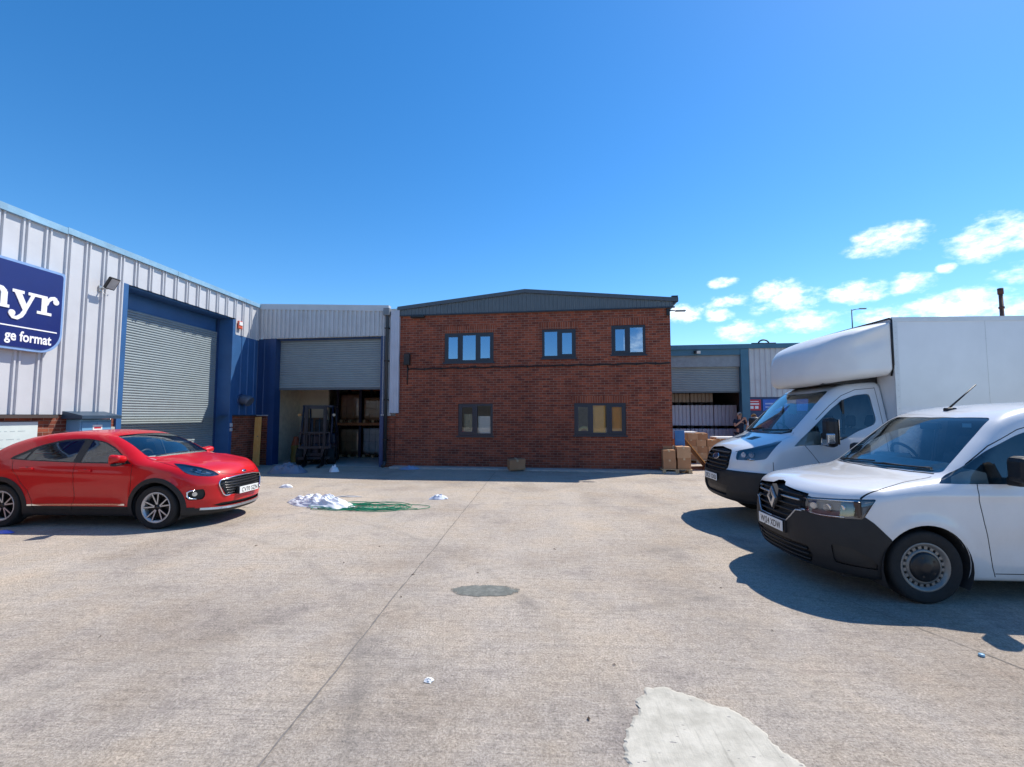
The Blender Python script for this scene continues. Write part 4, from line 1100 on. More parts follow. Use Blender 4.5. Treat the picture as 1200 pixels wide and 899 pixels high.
def small_van():
    v = thing('panel_van', 'white compact van with black bumper parked nearest at the right', 'van', (2.60, 5.45, 0), 0)
    T0 = pchip([0,.05,.12,.3,.7,.97,1.06,1.2,1.5,1.73,1.92,2.25,2.7,3.2,4.2,4.49],[.87,.955,1.0,1.045,1.095,1.13,1.165,1.27,1.505,1.675,1.755,1.82,1.85,1.865,1.85,1.82])
    crown = pchip([0,.3,.8,1.2,1.8,2.4,4.5],[.05,.065,.03,.025,.04,.06,.06])
    shift = pchip([0,1.2,1.9,2.6,4.5],[.17,.20,.12,.0,0])
    Wz = pchip([.15,.25,.45,.72,.95,1.06,1.2,1.5,1.7,1.9],[.845,.875,.905,.93,.925,.908,.875,.795,.735,.66])
    Wx = pchip([0,.25,.5,.9,1.5,3.5,4.2,4.5],[.055,.03,.012,.0,.012,.0,.02,.05])
    Fz = pchip([.15,.25,.4,.55,.68,.8,.92,1.0],[.11,.055,.01,0,.01,.025,.055,.12])
    wxs, wz, wr = (.91,3.63), .325, .325
    def F(x, y, z):
        ay = np.abs(y); q = ay/.93
        xs = x-shift(x)*q**2.2
        top = z-(T0(xs)-crown(xs)*q**2)
        sl = np.clip((T0(xs+.01)-T0(xs-.01))/.02, -2, 2); top = top/np.sqrt(1+sl*sl)
        w = Wz(z)-Wx(x)
        for wx in wxs:                                             # soft flare round the wheels
            r = np.hypot(x-wx, z-wz); w = w+.016*np.exp(-((r-.40)/.07)**2)
        w = w-.014*np.exp(-((z-.52)/.13)**2)*np.clip((x-1.42)/.15,0,1)*np.clip((3.2-x)/.15,0,1)   # door scallop
        w = w+.008*np.exp(-((z-.97)/.035)**2)*np.clip((x-.7)/.4,0,1)                                # shoulder crease
        side = ay-w
        fr = (Fz(z)+.40*q**3.4+.05*q**2)-x
        hood = 0
        f = smax(side, top, .10)
        f = smax(f, fr*.92, .09)
        f = smax(f, x-(4.49-.10*q**3-.10*np.clip(z-1.1,0,1)**1.5), .12)
        f = smax(f, (.19+.05*np.clip(.5-x,0,1))-z, .05)
        return f
    B = Body(F, (-.06,-.06,.1), (4.56,1.02,1.95), .030)
    # lower black bumper
    B.cut("bumper", [(-.2,.0),(-.2,.92),(.10,.90),(.395,.778),(.47,.715),(.60,.575),(.64,.50),(.64,.0)], "side", lambda c, n: c.x < .66)
    # bonnet band between lamps is dark
    B.cut('grille', [(0,.60),(.27,.60),(.395,.735),(.50,.735),(.50,.915),(.36,.925),(.12,.945),(.075,.975),(.0,.985)], 'front', lambda c, n: n.x < -.3 and c.x < .3)
    B.cut('lower_grille', [(0,.235),(.50,.235),(.56,.33),(.52,.42),(0,.42)], 'front', lambda c, n: n.x < -.3 and c.x < .3)
    B.cut('fog_recess', rpoly([(.66,.31),(1.02,.29),(.93,.40),(.80,.47),(.64,.48)], .03), 'diag', lambda c, n: c.x < .5 and c.y > .3)
    B.cut('headlight', rpoly([(.405,.785),(.44,.735),(.62,.722),(.90,.742),(.995,.93),(.90,.922),(.42,.885)], [.02,.02,.02,.03,.02,.03,.02]), 'diag', lambda c, n: c.x < .7 and c.y > .2 and n.x < .3)
    # glass
    B.cut('side_window', rpoly([(1.08,1.075),(1.30,1.20),(1.57,1.375),(1.90,1.53),(2.14,1.59),(2.42,1.61),(2.44,1.10),(1.6,1.075)], [.02,.05,.06,.08,.1,.05,.05,.02]), 'side', lambda c, n: n.y > .15 and c.y > .55)
    B.cut('windscreen', rpoly([(1.035,-.5),(1.035,0),(1.06,.3),(1.11,.53),(1.18,.715),(1.215,.755),(1.79,.625),(1.815,.59),(1.755,.3),(1.735,0),(1.735,-.5)], [0,0,0,.05,.03,.03,.03,.03,0,0,0]), 'top', lambda c, n: n.z > .3 and .9 < c.x < 2.1 and n.y < .8, ['body'])
    # openings
    B.cut('wheelhole', circ(wxs[0], wz, .385, 44)+[], 'side', lambda c, n: c.y > .5)
    B.cut('wheelhole', circ(wxs[1], wz, .385, 44), 'side', lambda c, n: c.y > .5)
    B.cut('wheelhole', [(wxs[0]-.36,.1),(wxs[0]+.375,.1),(wxs[0]+.38,.33),(wxs[0]-.38,.33)], 'side', lambda c, n: c.y > .5)
    B.cut('wheelhole', [(wxs[1]-.375,.1),(wxs[1]+.375,.1),(wxs[1]+.38,.33),(wxs[1]-.38,.33)], 'side', lambda c, n: c.y > .5)
    # shut lines
    g = .008
    BO = ['body']
    B.line('gap', [(1.40,1.085),(1.385,.95),(1.42,.72),(1.47,.5),(1.50,.33),(1.53,.24)], g, 'side', SIDEF, BO)
    B.line('gap', [(2.50,1.66),(2.50,.24)], g, 'side', SIDEF, BO)
    B.line('gap', [(1.53,.27),(2.50,.27)], g, 'side', SIDEF, BO)
    B.line('gap', [(1.37,1.245),(1.60,1.415),(1.90,1.568),(2.14,1.635),(2.50,1.66)], g, 'side', SIDEF, BO)
    B.line('gap', [(.40,.845),(.55,.850),(.70,.815),(.85,.775),(1.0,.748),(1.12,.742)], .011, 'top', lambda c, n: n.z > .12 and c.z > .85, BO)
    B.line('gap', [(2.60,1.72),(3.5,1.74),(4.3,1.70)], g, 'side', SIDEF, BO)
    B.line('gap', [(2.62,.9),(4.2,.9)], .010, 'side', SIDEF, BO)
    B.line('gap', [(1.02,0),(1.045,.3),(1.095,.53),(1.165,.715)], .018, 'top', lambda c, n: n.z > .3, BO)
    # door faces become their own part
    B.cut('door', [(1.404,1.10),(1.389,.95),(1.424,.72),(1.474,.5),(1.504,.33),(1.534,.274),(2.496,.274),(2.496,1.655),(2.14,1.63),(1.90,1.563),(1.60,1.41),(1.37,1.24)], 'side', SIDEF, BO)
    B.make('body', ['body'], M['vanw'], v); B.make('shut_lines', 'gap', M['black'], v, off=-.004)
    B.make('bumper', 'bumper', M['trimk'], v, off=.004, depth=.02)
    B.make('windscreen', 'windscreen', M['wind'], v, off=-.004)
    gr = B.make('grille', 'grille', M['trimk'], v, off=-.05); B.make('grille_edge', 'grille', M['black'], gr, off=-.052, depth=-.055)
    B.make('lower_grille', 'lower_grille', M['black'], v, off=-.04)
    for s in (1,-1):
        d = B.make('door', 'door', M['vanw'], v, side=s)
        w = B.make('window', 'side_window', M['vanglass'], d, off=-.004, side=s)
        b = MB(); b.cbox(2.27,2.43,.905 if s > 0 else -.965,.965 if s > 0 else -.905,.93,.965,.012); b.build('handle', M['trimk'], d)
        h = B.make('headlight', 'headlight', M['lens'], v, off=-.001, side=s)
        B.make('housing', 'headlight', M['lampin'], h, off=-.05, depth=-.048, side=s)
        B.make('fog_recess', 'fog_recess', M['black'], v, off=-.014, depth=-.018, side=s)
        # lamp internals: light bar, two projectors, amber wedge
        b = MB()
        for (yy, xx, zz, r) in ((.55,.165,.81,.040),(.66,.245,.81,.044),(.755,.245,.825,.030)):
            dd = Vector((-.85,.45,0)); p = Vector((Fzv(F,yy,zz)+.042,yy*s,zz)); dd.y *= s
            b.tube([p, p+dd*.012, p+dd*.03], [r,r*1.0,r*.8], 18, 0)
        b.build('projector', M['reflector'], h)
        b = MB(); pts = []
        for k in range(10):
            yy = .46+.38*k/9; zz = .865+.032*k/9; xx = Fzv(F,yy,zz)+.016
            pts.append((xx,yy*s,zz))
        b.tube(pts, .013, 8); b.build('light_strip', M['reflector'], h)
        b = MB(); pts = []
        for k in range(9):
            yy = .42+.36*k/8; zz = [.752,.75,.75,.738,.733,.733,.735,.738,.742][k]; xx = Fzv(F,yy,zz)+.016
            pts.append((xx,yy*s,zz))
        b.tube(pts, .012, 8); b.build('reflector_strip', M['reflector'], h)
        b = MB(); b.cbox(-.03,.03,-.02,.02,-.075,.075,.012, 0, Matrix.Translation((.375,.835*s,.825)) @ Matrix.Rotation(R(62*s),4,'Z')); b.build('indicator', M['amber'], h)
        # mirror
        m = bpy.data.objects.new('mirror', None); COL.objects.link(m); m.parent = v
        b = MB(); b.cbox(-.06,.09,-.12,.10,-.10,.13,.045, 0, Matrix.Translation((1.64,1.05*s,1.21)) @ Matrix.Rotation(R(10*s),4,'Z')); b.build('mirror_housing', M['trimk'], m)
        b = MB(); b.cbox(-.02,.06,-.10,.03,-.05,.03,.015, 0, Matrix.Translation((1.66,.93*s,1.12))); b.build('mirror_arm', M['trimk'], m)
        b = MB(); b.box(.09,.093,-.09,.08,-.08,.11,0,Matrix.Translation((1.64,1.05*s,1.21)) @ Matrix.Rotation(R(10*s),4,'Z')); b.build('mirror_glass', M['chrome'], m)
        # chrome trim line below the grille
        b = MB(); P2 = [(.0,.598),(.12,.598),(.27,.600),(.33,.66),(.395,.735),(.47,.742)]
        b.tube([(Fzv(F, y_, z_)-.004, y_*s, z_) for y_, z_ in P2], .009, 8); b.build('chrome_trim', M['silver'], v)
        for wx in wxs: wheel(v, (wx,.80*s,wz), .325, .205, .213, 'steel', s)
    b = MB()
    for wx in wxs: liner(b, wx, wz, .392, .50, .925)
    b.build('wheel_well', M['dark'], v)
    # grille bars
    b = MB()
    for z_ in (.655,.715,.775,.835,.885):
        w_ = .30 if z_ < .7 else .44
        pts = [(Fzv(F, y_, z_)+.012, y_, z_) for y_ in np.linspace(-w_, w_, 15)]
        b.tube(pts, .011, 6, 0)
    b.build('grille_bar', M['trimk'], gr)
    b = MB()
    for z_ in (.86,):
        for s in (1,-1): b.tube([(Fzv(F, y_, z_)-.002, y_*s, z_-.02) for y_ in np.linspace(.13,.42,8)], .011, 6)
    b.build('chrome_blade', M['silver'], gr)
    b = MB()
    for z_ in (.27,.32,.37): b.tube([(Fzv(F, y_, z_)+.015, y_, z_) for y_ in np.linspace(-.5,.5,15)], .012, 6)
    b.build('grille_bar', M['trimk'], v)
    # diamond emblem: open lozenge
    b = MB(); x0 = Fzv(F, 0, .80)-.02
    for sc, mi in ((1,0),):
        o = [(0,.115),(.085,0),(0,-.115),(-.085,0)]; i_ = [(0,.062),(.040,0),(0,-.062),(-.040,0)]
        vs = [(x0-.012 if k % 2 == 0 else x0-.02,y_,z_) for k,(y_,z_) in enumerate(o)]+[(x0-.02,y_,z_) for y_,z_ in i_]
        vs2 = [(x0+.03,y_,z_) for y_,z_ in o]+[(x0+.03,y_,z_) for y_,z_ in i_]
        b.add(vs+vs2, [(k,(k+1)%4,4+(k+1)%4,4+k) for k in range(4)]+[(k,8+k,8+(k+1)%4,(k+1)%4) for k in range(4)]+[(4+k,4+(k+1)%4,12+(k+1)%4,12+k) for k in range(4)])
    em = b.build('emblem', M['silver'], v); em.location = (0,0,.80)
    b = MB(); b.prism([(0,.145),(.10,.02),(.10,-.02),(0,-.14),(-.10,-.02),(-.10,.02)],'x',x0+.004,x0+.05); b.build('emblem_backing', M['black'], em)
    plate(v, 'WJ24 XDW', -.022, .535)
    b = MB(); b.cbox(-.012,.03,-.275,.275,.47,.60,.006); b.build('plate_holder', M['trimk'], v)
    # inside of the cabin
    B.make('cabin_lining', ['body','door','gap'], M['interior'], v, off=-.035, flip=True, zmin=.5)
    b = MB(); b.prism([(1.10,1.12),(1.20,1.185),(1.45,1.235),(1.62,1.20),(1.66,.95),(1.66,.80),(1.12,.80)],'y',-.50,.50); b.prism([(1.30,1.12),(1.38,1.16),(1.50,1.19),(1.62,1.16),(1.66,.95),(1.66,.80),(1.30,.80)],'y',-.74,.74); b.build('dashboard', M['dash'], v)
    b = MB(); b.cbox(1.50,1.68,.20,.58,1.19,1.265,.03); b.build('binnacle', M['interior'], v)
    b = MB(); seat(b, 2.02,.40,.62); seat(b,2.02,-.40,.62); b.build('seat', M['seat'], v)
    b = MB(); b.box(2.52,2.56,-.86,.86,.4,1.74); b.build('bulkhead', plain('bulkhead_grey',(.22,.23,.235),.6), v)
    st = steering(v, 1.74, .38, 1.21, -28)
    b = MB(); b.cbox(-.025,-.012,-.03,.03,-.02,.03,.004,0,Matrix.Translation((1.72,.38,1.22)) @ Matrix.Rotation(R(-28),4,'Y')); b.build('badge', M['silver'], st)
    b = MB(); b.cbox(-.02,.03,-.12,.12,-.035,.035,.012,0,Matrix.Translation((1.73,0,1.585))); b.build('rear_view_mirror', M['black'], v)
    b = MB(); b.box(1.725,1.729,-.50,-.40,-.02+1.60,.02+1.60); b.build('sticker', M['white'], v)
    # wipers along the screen base
    for y0, y1 in ((.62,-.02),(-.05,-.66)):
        b = MB(); pts = []
        for k in range(9):
            y_ = y0+(y1-y0)*k/8; x_ = 1.05+.20*(abs(y_)/.93)**2.2+.02+.035*k/8
            pts.append((x_, y_, ztop(F, x_, y_)+.012))
        b.tube(pts, .009, 6); b.tube([pts[0],Vector(pts[0]).lerp(Vector(pts[4]),.5)+Vector((-.015,0,.012)),pts[5]],.007,6); b.build('wiper', M['black'], v)
    # aerial
    b = MB(); b.cbox(1.90,2.00,-.035,.035,1.745,1.785,.012); b.tube([(1.94,0,1.78),(2.24,0,2.04)],[.011,.006],8); b.build('aerial', M['black'], v)
    b = MB(); b.box(.3,4.2,-.70,.70,.17,.22); b.build('underbody', M['dark'], v)
    for s in (1,-1):
        b = MB(); b.cbox(4.40,4.49,.66 if s > 0 else -.80,.80 if s > 0 else -.66,.85,1.55,.02); b.build('tail_lamp', M['red'], v)
    return v
def Fzv(F, y, z):
    """x where the nose surface lies at (y,z)"""
    a, b = -.2, 1.6
    for _ in range(40):
        m = (a+b)/2
        if F(np.array([m]), np.array([y]), np.array([z]))[0] < 0: b = m
        else: a = m
    return b
def yside(F, x, z, ymax=1.3):
    a, b = .2, ymax
    for _ in range(40):
        m = (a+b)/2
        if F(np.array([x]), np.array([m]), np.array([z]))[0] < 0: a = m
        else: b = m
    return a
def ztop(F, x, y, z0=.5):
    a, b = z0, 3.3
    for _ in range(40):
        m = (a+b)/2
        if F(np.array([x]), np.array([y]), np.array([m]))[0] < 0: a = m
        else: b = m
    return a
small_van()
# ------------------------------------------------------------------ red crossover (left)
def red_car():
    v = thing('parked_car', 'glossy red crossover car with dark wheel arch trim parked at the left', 'car', (-4.86, 7.70, 0), math.pi)
    v.scale = (.96,.96,.96)
    T0 = pchip([0,.06,.15,.35,.65,.95,1.08,1.2,1.5,1.85,2.15,2.5,2.9,3.3,3.6,3.85,4.02,4.12,4.19],[.76,.85,.92,.99,1.048,1.098,1.122,1.17,1.32,1.455,1.51,1.525,1.505,1.45,1.37,1.26,1.14,1.03,.91])
    crown = pchip([0,.3,.9,1.3,1.9,2.4,4.2],[.07,.085,.08,.05,.07,.075,.07])
    shift = pchip([0,1.0,1.9,2.6,3.4,4.19],[.24,.24,.12,.0,-.08,-.22])
    Wz = pchip([.15,.25,.40,.62,.83,.96,1.035,1.14,1.32,1.44,1.58],[.83,.865,.888,.902,.905,.895,.868,.815,.715,.648,.55])
    Wx = pchip([0,.25,.5,.85,1.3,2.2,3.2,3.6,4.0,4.19],[.07,.03,.010,.0,.015,.012,.0,.012,.07,.13])
    Fz = pchip([.15,.22,.32,.45,.63,.74,.85,.94],[.13,.05,.02,.0,.0,.02,.065,.14])
    wxs, wz = (.90,3.488), .335
    def F(x, y, z):
        ay = np.abs(y); q = ay/.905
        xs = x-shift(x)*q**2.4
        h = np.clip((1.1-x)/.25,0,1)                               # bonnet: raised wing tops over the lamps
        top = z-(T0(xs)-crown(xs)*q**2+.030*h*np.exp(-((ay-.66)/.14)**2)*np.clip((x-.15)/.3,0,1))
        sl = np.clip((T0(xs+.01)-T0(xs-.01))/.02, -2, 2); top = top/np.sqrt(1+sl*sl)
        w = Wz(z)-Wx(x)
        for wx in wxs:
            r = np.hypot(x-wx, z-wz); w = w+.030*np.exp(-((r-.41)/.085)**2)*np.where(z > .2, 1, 1)
        mid = np.clip((x-1.35)/.3,0,1)*np.clip((3.05-x)/.3,0,1)
        w = w-.030*np.exp(-((z-.50)/.12)**2)*mid+.010*np.exp(-((z-.34)/.05)**2)*mid
        w = w+.010*np.exp(-((z-(.85+.03*(x-2)))/.045)**2)*np.clip((x-1.2)/.4,0,1)*np.clip((4-x)/.3,0,1)
        w = w+.014*np.exp(-((z-.91)/.06)**2)*np.exp(-((x-3.3)/.45)**2)   # rear haunch
        side = ay-w
        fr = (Fz(z)+.46*q**3.3+.06*q**2)-x
        f = smax(side, top, .10)
        f = smax(f, fr*.92, .10)
        f = smax(f, x-(4.19-.22*q**3-.13*np.clip(z-.85,0,1)-.05*np.clip(.5-z,0,1)), .12)
        return smax(f, (.185+.10*np.clip(.45-x,0,1)**1.5*0+.12*np.clip(x-3.8,0,1))-z, .05)
    B = Body(F, (-.06,-.06,.1), (4.26,1.0,1.62), .029)
    A = lambda c, n: c.x < .75
    # dark lower cladding: chin, arches, sills
    B.cut('cladding', [(0,.0),(1.2,.0),(1.2,.31),(.85,.31),(.66,.30),(.50,.285),(0,.285)], 'front', lambda c, n: n.x < .0 and c.x < .55)
    for wx in wxs:
        B.cut('cladding', circ(wx, wz, .462, 44), 'side', SIDEF)
    B.cut('cladding', [(.20,.1),(.20,.31),(.50,.335),(1.3,.34),(3.1,.34),(3.95,.42),(4.3,.42),(4.3,.1)], 'side', lambda c, n: c.x > .35 and c.y > .3)
    B.cut('sill_strip', [(1.42,.385),(1.42,.36),(3.02,.345),(3.02,.37)], 'side', SIDEF)
    # grille, intakes, lamps
    B.cut('grille', rpoly([(0,.46),(.46,.465),(.555,.65),(.53,.71),(.25,.745),(0,.75)], [0,.03,.04,.05,.1,0]), 'front', lambda c, n: n.x < -.3 and c.x < .35)
    B.cut('fog_recess', rpoly([(.69,.605),(.90,.59),(.93,.48),(.88,.44),(.70,.44),(.66,.51)], .035), 'diag', lambda c, n: n.x < .1 and c.y > .3 and c.x < .6)
    B.cut('chin_intake', [(0,.29),(.52,.30),(.62,.33),(.50,.355),(0,.345)], 'front', lambda c, n: n.x < -.3 and c.x < .4)
    B.cut('headlight', rpoly([(.47,.80),(.60,.79),(.80,.815),(.93,.86),(1.065,1.005),(.95,.995),(.73,.94),(.54,.865)], [.015,.03,.06,.05,.015,.05,.05,.05]), 'diag', lambda c, n: c.y > .35 and c.x < .8)
    # glass
    B.cut('windscreen', rpoly([(1.03,-.5),(1.03,0),(1.06,.3),(1.15,.55),(1.235,.665),(1.28,.685),(1.86,.575),(1.895,.545),(1.875,.3),(1.865,0),(1.865,-.5)], [0,0,0,.05,.03,.03,.03,.03,0,0,0]), 'top', lambda c, n: n.z > .25 and .9 < c.x < 2.1 and n.y < .75)
    B.cut('rear_window', [(3.60,-.5),(3.60,.40),(3.66,.50),(3.97,.50),(4.06,.40),(4.06,-.5)], 'top', lambda c, n: c.z > 1.0 and n.z > .1)
    B.cut('surround', rpoly([(1.36,1.005),(1.52,1.11),(1.74,1.25),(1.97,1.345),(2.3,1.395),(2.70,1.375),(3.05,1.285),(3.40,1.11),(3.43,1.07),(3.0,1.045),(2.2,1.015)], [.01,.03,.05,.08,.1,.1,.1,.03,.03,.0,.0]), 'side', lambda c, n: n.y > .4 and c.y > .4)
    B.cut('side_window', rpoly([(1.49,1.03),(1.57,1.12),(1.75,1.232),(1.97,1.325),(2.2,1.368),(2.21,1.03)], [.01,.03,.05,.06,.02,.01]), 'side', lambda c, n: n.y > .4 and c.y > .4, ['surround','body'])
    B.cut('rear_side_window', rpoly([(2.34,1.035),(2.335,1.374),(2.66,1.358),(2.93,1.295),(3.08,1.22),(3.14,1.065)], [.01,.02,.06,.06,.03,.02]), 'side', lambda c, n: n.y > .4 and c.y > .4, ['surround','body'])
    B.cut('quarter_window', rpoly([(3.185,1.07),(3.135,1.19),(3.36,1.085)], .012), 'side', lambda c, n: n.y > .4 and c.y > .4, ['surround','body'])
    B.cut('tail_lamp', rpoly([(3.95,.90),(4.3,.86),(4.3,1.02),(3.95,.99)], .03), 'side', lambda c, n: c.y > .4)
    for wx in wxs:
        B.cut('wheelhole', circ(wx, wz, .395, 44), 'side', lambda c, n: c.y > .5)
        B.cut('wheelhole', [(wx-.375,.0),(wx+.375,.0),(wx+.38,.33),(wx-.38,.33)], 'side', lambda c, n: c.y > .5)
    g = .007; BO = ['body','cladding','sill_strip']
    B.line('gap', [(1.33,1.0),(1.335,.60),(1.35,.44),(1.38,.30)], g, 'side', SIDEF, BO)
    B.line('gap', [(2.29,1.02),(2.285,.6),(2.30,.27)], g, 'side', SIDEF, BO)
    B.line('gap', [(3.36,1.055),(3.31,.95),(3.16,.72),(3.03,.58),(2.98,.45),(2.93,.29)], g, 'side', SIDEF, BO)
    B.line('gap', [(1.38,.29),(2.93,.28)], g, 'side', SIDEF, BO)
    B.line('gap', [(.64,.815),(.85,.785),(1.05,.745),(1.24,.715)], .008, 'top', lambda c, n: n.z > .15 and c.z > .9, ['body'])
    B.line('gap', [(.0,.775),(.3,.785),(.45,.81),(.50,.84)], .008, 'front', lambda c, n: n.x < -.2 and c.x < .4, ['body'])
    B.line('gap', [(1.05,0),(1.08,.3),(1.17,.55),(1.25,.675)], .022, 'top', lambda c, n: n.z > .3 and .9 < c.x < 1.4, ['body'])
    B.line('gap', [(3.55,.45),(3.6,.3)], g, 'side', SIDEF, ['none'])
    fd = [(1.335,.998),(1.340,.60),(1.355,.44),(1.385,.297),(2.295,.287),(2.280,.6),(2.285,1.016)]
    rd = [(2.296,1.016),(2.291,.6),(2.306,.287),(2.925,.287),(2.975,.45),(3.025,.58),(3.155,.723),(3.305,.953),(3.352,1.055)]
    B.cut('front_door', fd, 'side', SIDEF, ['body']); B.cut('rear_door', rd, 'side', SIDEF, ['body'])
    B.make('body', 'body', M['redp'], v); B.make('shut_lines', 'gap', M['black'], v, off=-.004)
    B.make('lower_cladding', 'cladding', M['trimk'], v, off=.006, depth=.03)
    B.make('sill_strip', 'sill_strip', M['chrome'], v, off=.012, depth=.012)
    B.make('windscreen', 'windscreen', M['wind'], v, off=-.004); B.make('rear_window', 'rear_window', M['privacy'], v, off=-.004)
    B.make('window_surround', 'surround', M['black'], v, off=-.001)
    gr = B.make('grille', 'grille', M['black'], v, off=-.035, depth=-.035)
    b = MB()
    for r in range(6):
        z_ = .493+r*.043; hwid = .44+.07*min(1,(z_-.46)/.15)
        b.tube([(Fzv(F, y_, z_)+.012, y_, z_+.007*(k % 2)) for k, y_ in enumerate(np.linspace(-hwid, hwid, 21))], .0075, 6)
    b.build('grille_mesh', plain('dark_chrome',(.09,.09,.095),.25,.8), gr)
    o = [(0,.455),(.465,.46),(.50,.49),(.562,.65),(.54,.717),(.25,.752),(0,.758)]
    b = MB(); ring = [(y_,z_) for y_, z_ in o]+[(-y_,z_) for y_, z_ in o[::-1]]
    b.tube([(Fzv(F, abs(y_), z_)-.003, y_, z_) for y_, z_ in rpoly(ring,.03,3)], .010, 8, closed=True); b.build('grille_surround', M['chrome'], v)
    B.make('chin_intake', 'chin_intake', M['black'], v, off=-.03, depth=-.03)
    b = MB()   # silver skid lip
    pts = [(Fzv(F, abs(y_), .245)-.016, y_, .25+.03*(abs(y_)/.75)**3) for y_ in np.linspace(-.74,.74,25)]
    vs = []
    for p in pts: vs += [(p[0]-.012,p[1],p[2]+.028),(p[0]-.018,p[1],p[2]-.004),(p[0]+.05,p[1],p[2]-.03),(p[0]+.05,p[1],p[2]+.034)]
    b.add(vs, [(4*i+a,4*i+(a+1)%4,4*i+4+(a+1)%4,4*i+4+a) for i in range(24) for a in range(4)]+[(0,1,2,3),(96,99,98,97)], 0); b.build('skid_lip', M['silver'], v)
    for s in (1,-1):
        d = B.make('front_door', 'front_door', M['redp'], v, side=s); B.make('window', 'side_window', M['privacy'], d, off=-.003, side=s)
        d2 = B.make('rear_door', 'rear_door', M['redp'], v, side=s); B.make('window', 'rear_side_window', M['privacy'], d2, off=-.003, side=s)
        B.make('quarter_window', 'quarter_window', M['privacy'], v, off=-.003, side=s)
        for dd, hx, hz in ((d,2.10,.895),(d2,3.06,.925)):
            yy = yside(F, hx, hz); b = MB(); b.cbox(hx-.11,hx+.10,yy+.010,yy+.028,hz-.012,hz+.022,.009,0) ; b.cbox(hx-.11,hx-.07,yy-.01,yy+.02,hz-.014,hz+.016,.004); b.cbox(hx+.06,hx+.10,yy-.01,yy+.02,hz-.014,hz+.016,.004)
            b.v = [(x_, y_*s, z_) for x_, y_, z_ in b.v]; b.build('handle', M['redp'], dd)
            b = MB(); b.lathe([(.0,.001),(.036,.001),(.040,-.004)],(hx,yy,hz-.006),'y',16); b.v = [(x_, y_*s+0, z_) for x_, y_, z_ in b.v]; b.build('handle_cup_shade', M['black'], dd)  # flat black disc paints the shade of the cup behind the handle
        h = B.make('headlight', 'headlight', M['lens'], v, off=.002, side=s)
        B.make('housing', 'headlight', plain('car_lamp_housing',(.36,.39,.42),.35), h, off=-.035, depth=-.037, side=s)
        b = MB()
        for xx, yy, zz, r in ((.33,.64,.862,.038),(.43,.71,.895,.034)):
            dd_ = Vector((-.75,.55*s,.1)); p = Vector((xx,yy*s,zz)); b.tube([p, p+dd_*.02], [r,r*.85], 18)
        b.build('projector', M['lampglass'], h)
        b = MB(); pts = [(Fzv(F,y_,z_)+.014,y_*s,z_) for y_, z_ in ((.575,.822),(.63,.822),(.69,.838),(.735,.868),(.765,.905))]
        b.tube(pts, .011, 6); b.build('light_strip', M['reflector'], h)
        B.make('fog_recess', 'fog_recess', M['black'], v, off=-.04, depth=-.04, side=s)
        def ds(u, w_): # point on the nose seen diagonally
            a, c = -.6, .9
            for _ in range(40):
                m = (a+c)/2; p = (u*.70711-m*.70711, u*.70711+m*.70711)
                if F(np.array([p[0]]), np.array([p[1]]), np.array([w_]))[0] < 0: a = m
                else: c = m
            return (u*.70711-a*.70711, (u*.70711+a*.70711)*s, w_)
        b = MB(); b.tube([Vector(ds(u,w_)) for u, w_ in ((.80,.588),(.87,.585),(.905,.56),(.905,.50),(.87,.465),(.78,.455))], [.006,.012,.014,.015,.013,.006], 8); b.build('lamp_trim', M['chrome'], v)
        b = MB(); p = Vector(ds(.80,.53))+Vector((.03,-.02*s,0)); b.tube([p, p+Vector((-.016,.014*s,0))], [.035,.035], 16); b.build('fog_lamp', M['reflector'], v)
        m = bpy.data.objects.new('mirror', None); COL.objects.link(m); m.parent = v
        Mx = Matrix.Translation((1.47,.985*s,1.08)) @ Matrix.Rotation(R(12*s),4,'Z')
        b = MB(); bm = bmesh.new(); bmesh.ops.create_cube(bm, size=1)
        for q_ in bm.verts:
            o_ = q_.co.copy(); tp = 1 if o_.x > 0 else .62
            q_.co = Vector((o_.x*.16, o_.y*.27*(1 if o_.x > 0 else .80), o_.z*.165*tp+(.015 if o_.x < 0 else 0)+.03*o_.y*s))
        bmesh.ops.bevel(bm, geom=bm.edges[:], offset=.05, segments=5, affect='EDGES', profile=.5); b.bm(bm, 0, Mx, True); b.build('mirror_housing', M['redp'], m, fix=False)
        b = MB(); b.cbox(-.04,.05,-.13 if s > 0 else 0,.0 if s > 0 else .13,-.085,-.03,.015,0,Mx); b.cbox(-.05,.04,-.02,.12,-.09,-.05,.012,0,Mx) if s > 0 else b.cbox(-.05,.04,-.12,.02,-.09,-.05,.012,0,Mx); b.build('mirror_arm', M['black'], m)
        for wx in wxs: wheel(v, (wx,.795*s,wz), .335, .215, .232, 'alloy', s)
        B.make('tail_lamp', 'tail_lamp', M['red'], v, off=.003, side=s)
    b = MB()
    for wx in wxs: liner(b, wx, wz, .40, .45, .86)
    b.build('wheel_well', M['dark'], v)
    plate(v, 'CV70 SZN', -.035, .515)
    b = MB(); b.cbox(-.03,.02,-.265,.265,.455,.575,.006); b.build('plate_holder', M['black'], v)
    b = MB(); bm = bmesh.new(); bmesh.ops.create_uvsphere(bm, u_segments=20, v_segments=10, radius=1)
    for q_ in bm.verts: q_.co = Vector((q_.co.x*.012, q_.co.y*.062, q_.co.z*.026))
    b.bm(bm, 0, None, True); e = b.build('emblem', M['chrome'], v, fix=False); e.location = (Fzv(F,0,.815)-.004,0,.815); e.rotation_euler = (0,R(40),0)
    B.make('cabin_lining', ['body','front_door','rear_door','surround','gap'], M['interior'], v, off=-.035, flip=True, zmin=.5)
    b = MB(); b.prism([(1.10,1.06),(1.3,1.105),(1.52,1.085),(1.58,.9),(1.58,.80),(1.08,.80)],'y',-.70,.70); b.build('dashboard', M['interior'], v)
    b = MB(); seat(b, 1.98,.37,.45); seat(b,1.98,-.37,.45)
